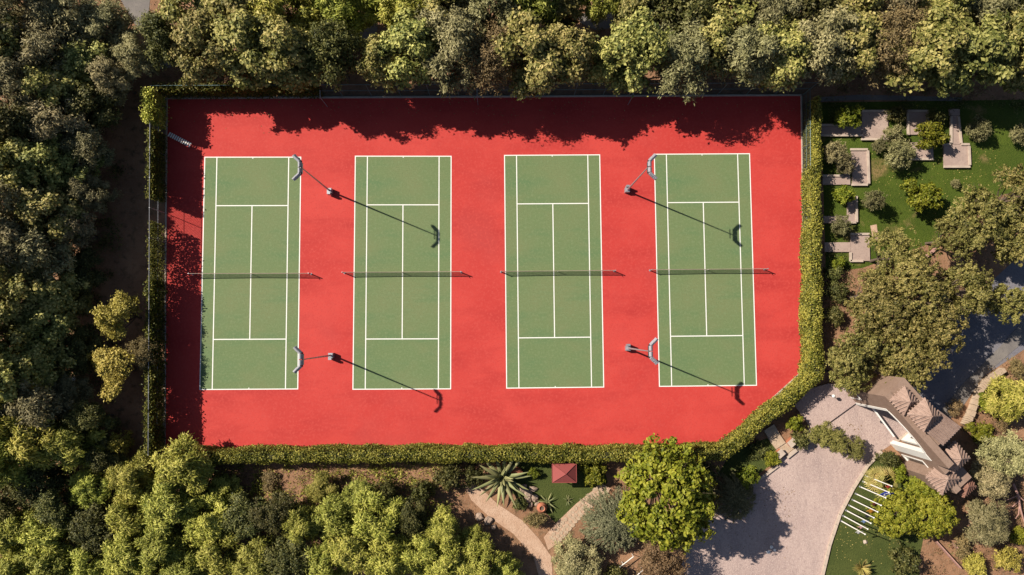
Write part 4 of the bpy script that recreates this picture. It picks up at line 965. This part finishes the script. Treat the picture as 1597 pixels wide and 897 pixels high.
# brown retaining wall by the road
t = thing('retaining_wall', 'brown stone retaining wall between road and bank', 'wall')
for i, (a, b) in enumerate([((1560, 576), (1536, 592)), ((1536, 592), (1524, 606)), ((1524, 606), (1508, 648)), ((1508, 648), (1500, 662))]):
    pa, pb = P(*a), P(*b); d = pb - pa; n = 5
    for k in range(n):
        c = pa + d * (k + .5) / n; m = MB(); m.box((0, 0, 0), (d.length / n - .03, .5 + rng.uniform(-.05, .05), .9)); o = m.build('stone', M['stone'], t); o.location = (c.x, c.y, .4 + rng.uniform(-.06, .06)); o.rotation_euler = (0, 0, math.atan2(d.y, d.x))
t = thing('low_fence', 'weathered timber edging beside the bare earth', 'fence')
for (a, b) in [((1456, 842), (1494, 884)), ((1484, 846), (1506, 878))]:
    pa, pb = P(*a), P(*b); m = MB(); m.bar((pa.x, pa.y, .3), (pb.x, pb.y, .3), .12, .6); m.build('plank', M['palebark'], t)

# ------------------------------------------------------------------ flagpoles
FP = [((1350, 742), 'scarlet', 'scarlet flag among the palm fronds'), ((1346, 751), 'blue', 'blue flag bearing a white ring'), ((1341, 759), None, 'no flag visible, just below the blue-flag pole'), ((1334.5, 770), 'maroon', 'dark maroon flag'),
      ((1329.5, 779.5), 'orange', 'orange flag'), ((1324, 788), 'black', 'small black flag'), ((1319.5, 796), 'skyblue', 'light blue flag'), ((1315, 804.5), 'pink', 'pink flag'), ((1311, 812), 'cloth', 'plain white flag, lowest on the lawn')]
fm = MB(); fm.tube((0, 0, 0), (0, 0, 5.0), .065, .045, 8); fm.lathe([(0, 5.0), (.07, 5.03), (.08, 5.1), (0, 5.18)], 8); fmm = fm.mesh('flagpole_shaft', M['white'])
bm2 = MB(); bm2.lathe([(0, 0), (.11, 0), (.11, .05), (.085, .08), (.085, .3), (0, .3)], 10); bmm = bm2.mesh('flagpole_foot', M['galv'])
for i, (px, c, w) in enumerate(FP):
    p = P(*px); t = thing('flagpole', 'white flagpole with ' + w, 'flagpole', (p.x, p.y, .01), R(-20), 'flagpoles on the lawn')
    link('pole', fmm, t); link('foot', bmm, t)
    if c:
        big = 1.7 if c == 'blue' else (1.25 if c == 'orange' else .9)
        zt = 4.4 if c in ('scarlet', 'blue') else 3.7
        m = MB(); nx, nz = 9, 7; W = big * .95; H = big * .75; pts = []
        for a in range(nx):
            for b in range(nz):
                x = W * a / (nx - 1); z = H * b / (nz - 1)
                # limp cloth: folds and a sag away from the pole, lying partly open to the sky
                pts.append((.05 + x * .75, .10 * math.sin(x * 7 / big + b * .4) * (a / nx) - .5 * (H - z) - .02, zt - H * .75 + z * .8 - .35 * x))
        m.add(pts, [(a * nz + b, (a + 1) * nz + b, (a + 1) * nz + b + 1, a * nz + b + 1) for a in range(nx - 1) for b in range(nz - 1)])
        f = m.build('flag', M['flag_' + c], t, True)
        md = f.modifiers.new('thick', 'SOLIDIFY'); md.thickness = .012
        if c == 'blue':
            m = MB()
            for s in range(12):
                a = s * math.pi / 6; x = W * (.5 + .24 * math.cos(a)); z = H * (.5 + .3 * math.sin(a))
                q = Vector((.05 + x * .75, -.5 * (H - z) - .02 + .10 * math.sin(x * 7 / big + z / H * 2.4) * (x / W), zt - H * .75 + z * .8 - .35 * x)) + Vector((.02, .03, .05))
                m.box(q, (.07, .07, .03))
            m.build('emblem', M['flag_cloth'], f)

# ------------------------------------------------------------------ pavilion, agave, palms, pots, rocks
z = 2.3; c = P(880, 738, z)
t = thing('pavilion', 'small garden pavilion with red pyramid roof below the bottom hedge', 'pavilion', (c.x, c.y, 0))
m = MB(); a, b = 1.25, 0.95
vb = [(-a, -b, z), (a, -b, z), (a, b, z), (-a, b, z)]
m.add(vb + [(0.1, 0.05, z + .75)], [(0, 1, 4), (1, 2, 4), (2, 3, 4), (3, 0, 4), (3, 2, 1, 0)]); rf = m.build('roof', M['redroof'], t)
m = MB()
for v in vb: m.tube(v, (.1, .05, z + .76), .035, .035, 5)
m.build('ridge', M['redroof'], rf)
m = MB()
for i in range(4): m.bar(vb[i], vb[(i + 1) % 4], .05, .1)
m.build('fascia', M['redroof'], rf)
pm = MB(); pm.tube((0, 0, 0), (0, 0, z), .06, seg=6); pmm = pm.mesh('pavilion_post', M['wood'])
for (x, y) in ((-a + .15, -b + .15), (a - .15, -b + .15), (a - .15, b - .15), (-a + .15, b - .15)): link('post', pmm, t, (x, y, 0))
m = MB(); m.box((0, 0, .45), (1.6, .45, .08)); m.box((-.6, 0, .2), (.1, .4, .42)); m.box((.6, 0, .2), (.1, .4, .42)); m.build('seat', M['wood'], t)

def blade(L, w, lift, sag, seg=9, keel=.22):
    """thick tapered succulent leaf along +x"""
    mb = MB(); vs_ = []; x = 0; zz = 0; ang = lift
    for i in range(seg + 1):
        t_ = i / seg
        ww = w * (0.62 + 0.55 * math.sin(min(1, t_ * 1.6 + .12) * math.pi * .62)) * (1 - t_ ** 2.2) + .012
        vs_ += [(x, -ww / 2, zz + ww * keel), (x, 0, zz - ww * .08), (x, ww / 2, zz + ww * keel), (x, 0, zz - ww * .32)]
        st = L / seg; x += math.cos(ang) * st; zz += math.sin(ang) * st; ang -= sag / seg * (0.5 + t_)
    f = []
    for i in range(seg):
        for k in range(4): f.append((i * 4 + k, i * 4 + (k + 1) % 4, (i + 1) * 4 + (k + 1) % 4, (i + 1) * 4 + k))
    mb.add(vs_, f); return mb
pa = P(783, 745, .9)
t = thing('agave', 'giant agave with long arching leaves in front of the bottom hedge', 'agave', (pa.x, pa.y, 0))
m = MB(); m.lathe([(.3, 0), (.34, .4), (.26, .8), (0, .95)], 10); m.build('stump', M['bark'], t)
bl = [blade(rng.uniform(2.9, 3.7), .42, R(rng.uniform(14, 40)), R(rng.uniform(15, 60))).mesh('agave_leaf', LEAF['agave'], True) for _ in range(6)] + \
     [blade(rng.uniform(1.6, 2.6), .40, R(rng.uniform(45, 74)), R(rng.uniform(5, 30))).mesh('agave_leaf', LEAF['agave'], True) for _ in range(4)]
for i in range(17):
    link('leaf', bl[i % 6], t, (0, 0, .55), i * 2 * math.pi / 17 + rng.uniform(-.14, .14))
for i in range(13):
    link('leaf', bl[6 + i % 4], t, (0, 0, .72), i * 2.4 + rng.uniform(-.2, .2))
def agave_small(px, py, label, sc):
    p = P(px, py); t = thing('agave', label, 'agave', (p.x, p.y, -.3 * sc), rng.uniform(0, 6), 'small agaves', (sc, sc, sc))
    for i in range(11): link('leaf', bl[(i * 3) % 10], t, (0, 0, .5), i * 2 * math.pi / 11 + rng.uniform(-.2, .2))
agave_small(854, 783, 'small agave beside the round terracotta pot', .36)
agave_small(886, 780, 'tiny agave on the pavilion lawn', .2)

def fan_palm(label, cx, cy, sc, fronds, name='fan_palm', cat='palm'):
    p = P(cx, cy, 1.2 * sc); t = thing(name, label, cat, (p.x, p.y, 0), rng.uniform(0, 6), None, (sc, sc, sc))
    m = MB(); m.path([(0, 0, 0), (.03, 0, .6), (0, 0, 1.1)], [.2, .16, .13], 8); m.build('trunk', M['bark'], t)
    ms = []
    for v in range(3):
        mb = MB(); st = 0.75; up_ = R(rng.uniform(20, 55)); cx_, cz = math.cos(up_) * st, math.sin(up_) * st
        mb.tube((0, 0, 0), (cx_, 0, cz), .022, .014, 5)
        for k in range(13):
            a = R(-100 + 200 * k / 12); L = .80 * (1 - .25 * abs(a) / 1.9)
            d = Vector((math.cos(a), math.sin(a), 0)); s = Vector((-d.y, d.x, 0)) * .04
            b0 = Vector((cx_, 0, cz)); mid = b0 + d * L * .6 + Vector((0, 0, .02)); tip = b0 + d * L + Vector((0, 0, -.16))
            mb.add([b0, mid + s, tip, mid - s, mid + Vector((0, 0, -.03))], [(0, 4, 1), (0, 3, 4), (1, 4, 2), (4, 3, 2)])
        ms.append(mb.mesh('palm_frond', LEAF['palm']))
    for i in range(fronds):
        o = link('frond', ms[i % 3], t, (0, 0, 1.05 + .012 * i)); o.rotation_euler = (0, R(rng.uniform(-22, 25)), i * 2.4)
fan_palm('yellow fan palm beside the uppermost flagpoles', 1379, 752, 1.35, 9)
fan_palm('second smaller fan palm at the driveway edge above the flagpoles', 1361, 740, 1.1, 8)
# spiky yucca at the photo bottom
p = P(1341, 884, .6); t = thing('yucca', 'spiky pale yellow yucca on the lawn at the photo bottom', 'yucca', (p.x, p.y, 0))
yb = [blade(rng.uniform(.9, 1.3), .10, R(rng.uniform(15, 75)), R(rng.uniform(10, 50)), 6).mesh('yucca_leaf', LEAF['palm']) for _ in range(7)]
for i in range(60): link('leaf', yb[i % 7], t, (0, 0, .55 + .004 * i), i * 2.39996)
m = MB(); m.lathe([(.12, 0), (.13, .5), (0, .85)], 8); m.build('trunk', M['bark'], t)

# pots
p = P(845, 791, .35); t = thing('terracotta_pot', 'round terracotta pot above the ochre bush', 'pot', (p.x, p.y, 0), 0, 'terracotta pots')
m = MB(); m.lathe([(0, .02), (.3, .02), (.5, .3), (.56, .55), (.46, .82), (.3, .95), (.34, 1.0), (.28, 1.02), (.22, .9)], 18); m.build('body', M['terracotta'], t, True)
m = MB(); m.lathe([(0, .86), (.24, .88)], 14); m.build('soil', M['bark'], t)
p = P(806, 735, .4); t = thing('terracotta_pot', 'large terracotta jar lying behind the agave by the hedge', 'pot', (p.x, p.y, .48), R(15), 'terracotta pots'); t.rotation_euler = (R(90), 0, R(70))
m = MB(); m.lathe([(0, -.6), (.28, -.58), (.46, -.2), (.48, .1), (.34, .42), (.22, .52), (.28, .6), (.22, .6), (.16, .5)], 18); m.build('body', M['terracotta'], t, True)
m = MB(); m.tube((.3, 0, .42), (.46, 0, .15), .04, seg=6); m.tube((-.3, 0, .42), (-.46, 0, .15), .04, seg=6); m.build('handle', M['terracotta'], t)

def rock(name, label, px, py, size, group, mat='rock'):
    p = P(px, py); bm = bmesh.new(); bmesh.ops.create_icosphere(bm, subdivisions=2, radius=1)
    for v in bm.verts: v.co *= 1 + rng.uniform(-.22, .22); v.co.z *= .6
    me = bpy.data.meshes.new(name); bm.to_mesh(me); bm.free(); me.materials.append(M[mat])
    o = link(name, me, None, (p.x, p.y, size * .2), rng.uniform(0, 6)); o.scale = (size * rng.uniform(.8, 1.3), size * rng.uniform(.7, 1.1), size)
    return tag(o, label, 'rock', group)
for i, (x, y, s) in enumerate([(816, 762, .45), (824, 770, .5), (832, 762, .4), (822, 779, .55), (834, 776, .45), (828, 787, .4), (838, 786, .35)]):
    rock('rock', 'brown rock, %s from the top in the rockery left of the round pot' % ORD[[0, 2, 1, 4, 3, 6, 5][i]], x, y, s, 'rockery stones')
for i, (x, y, s) in enumerate([(762, 812, .5), (748, 806, .4), (770, 822, .35)]):
    rock('rock', 'brown boulder, %s from the left beside the lower sandy path' % ['second', 'first', 'third'][i], x, y, s, 'boulders beside the sandy path')
for i, (x, y, s) in enumerate([(1203, 853, .22), (1198, 861, .18), (1208, 858, .14)]):
    rock('white_stone', 'small white stone on the driveway, %s from the left' % ['second', 'first', 'third'][i], x, y, s, 'white stones on the driveway', 'white')
rock('white_stone', 'pale round stone on the flag lawn below the flagpoles', 1349, 845, .28, 'garden stones', 'kerb')
# flagstone path on the right of the pavilion lawn
path = tag(thing('flagstone_path', 'flagstone path running up from the path fork to the hedge', None), kind='structure')
m = MB(); m.prism([P2(*q) for q in [(938, 754), (953, 762), (900, 812), (872, 845), (855, 858), (848, 838), (868, 815), (898, 786)]], 0, .03); m.build('bed', M['sandpath'], path)
p0, p1 = P(945, 758), P(900, 800); p2 = P(862, 845)
for seg, (qa, qb, n) in enumerate([(p0, p1, 9), (p1, p2, 8)]):
    d = (qb - qa); nrm = Vector((-d.y, d.x, 0)).normalized()
    for i in range(n):
        for j in (-1, 0, 1):
            c = qa + d * ((i + .5 + rng.uniform(-.12, .12)) / n) + nrm * (j * .46 + rng.uniform(-.05, .05)); m = MB()
            k = 6; rr = [rng.uniform(.2, .29) for _ in range(k)]
            m.prism([(math.cos(2 * math.pi * a_ / k) * rr[a_], math.sin(2 * math.pi * a_ / k) * rr[a_] * .95) for a_ in range(k)], 0, .035 + rng.uniform(0, .015))
            o = m.build('flagstone', M['stone'], path); o.location = (c.x, c.y, .025); o.rotation_euler = (0, 0, rng.uniform(0, 6))
# white ornament and handrail
p = P(886, 853, .5); t = thing('garden_statue', 'small white ornament beside the path fork', 'ornament', (p.x, p.y, 0))
m = MB(); m.box((0, 0, .15), (.4, .4, .3)); m.build('plinth', M['kerb'], t)
m = MB(); m.lathe([(0, .3), (.2, .3), (.24, .6), (.17, .9), (.2, 1.05), (.1, 1.2), (.13, 1.32), (.1, 1.45), (0, 1.5)], 12); m.build('figure', M['white'], t, True)
t = thing('handrail', 'thin white handrail running under the olive-brown tree', 'handrail')
for off in (0, 12):
    pa, pb = P(940 + off * 3.3, 905 + off * .4, .9), P(988 + off * 1.2, 868 + off * 1.8, .9); m = MB(); m.tube(pa, pb, .05, seg=6)
    m.build('rail', M['white'], t)
    for k in range(4):
        q = pa.lerp(pb, k / 3); m = MB(); m.tube((q.x, q.y, 0), q, .035, seg=5); m.build('post', M['white'], t)
# slatted bench in the top left court corner
pa, pb = P(263, 209, .45), P(298, 227, .45); d = pb - pa
t = thing('slatted_bench', 'white slatted bench in the shaded top left court corner', 'bench', (pa.x, pa.y, .06), math.atan2(d.y, d.x))
sm = MB(); sm.box((0, 0, .45), (.14, .5, .04)); smm = sm.mesh('bench_slat', M['white'])
nsl = 11
for i in range(nsl): link('slat', smm, t, (d.length * (i + .5) / nsl, 0, 0))
for s in (-.18, .18):
    m = MB(); m.bar((0, s, .41), (d.length, s, .41), .05, .05); m.build('bearer', M['dark'], t)
for x in (.25, d.length - .25):
    for s in (-.18, .18):
        m = MB(); m.tube((x, s, 0), (x, s, .4), .03, seg=6); m.build('leg', M['dark'], t)
# low white walls in the left forest
for i, (x, y, w) in enumerate([(116, 264, 'uppermost'), (98, 317, 'second from top'), (116, 355, 'third from top'), (92, 410, 'lowest')]):
    p = P(x, y, .5); t = thing('garden_wall', 'low white wall between the left forest trees, %s of four' % w, 'wall', (p.x, p.y, 0), R(-12 if i % 2 == 0 else -3), 'low white walls in the forest')
    m = MB(); m.box((0, 0, .4), (2.6, .35, .8)); m.box((1.0, -.9, .4), (.3, 1.4, .8)); m.build('wall', M['sidewalk'], t)
    m = MB(); m.box((0, 0, .84), (2.7, .45, .07)); m.box((1.0, -.93, .84), (.4, 1.38, .07)); m.build('coping', M['slab'], t)
p = P(138, 613, .4); t = thing('forest_lamp', 'white garden globe standing among the left forest trees', 'lamp', (p.x, p.y, 0))
m = MB(); m.tube((0, 0, 0), (0, 0, .5), .05, seg=6); m.build('stem', M['dark'], t); m = MB(); m.lathe([(0, .45), (.2, .55), (.28, .74), (.2, .92), (0, 1.0)], 12); m.build('globe', M['white'], t, True)
p = P(114, 598, .45); t = thing('white_bench', 'small white bench among the left forest trees', 'bench', (p.x, p.y, 0), R(90))
m = MB(); m.box((0, 0, .45), (1.3, .4, .06)); m.build('seat', M['white'], t)
for x in (-.5, .5): m = MB(); m.box((x, 0, .21), (.08, .36, .42)); m.build('leg', M['white'], t)
# pale fallen branch at the right edge
p = P(1586, 778, .9); t = thing('fallen_branch', 'pale pinkish bare branch lying on the right bank', 'branch', (p.x, p.y, .1))
m = MB(); m.path([(-.4, 1.6, .9), (0, .4, 1.0), (.3, -1.0, .8), (.9, -2.6, .5)], [.13, .12, .1, .06], 7); m.build('limb', M['palebark'], t)
for q in ([(0, .4, 1.0), (-.9, .1, 1.1), (-1.5, -.2, .9)], [(.1, -.2, .9), (-.5, -.8, .8), (-.9, -1.0, .6)], [(.2, -.8, .8), (.1, -1.6, .8), (-.1, -2.2, .5)], [(0, .4, 1.0), (.6, -.2, 1.1), (1.2, -.7, 1.0)]):
    m = MB(); m.path(q, [.07, .05, .02], 5); m.build('twig', M['palebark'], t)
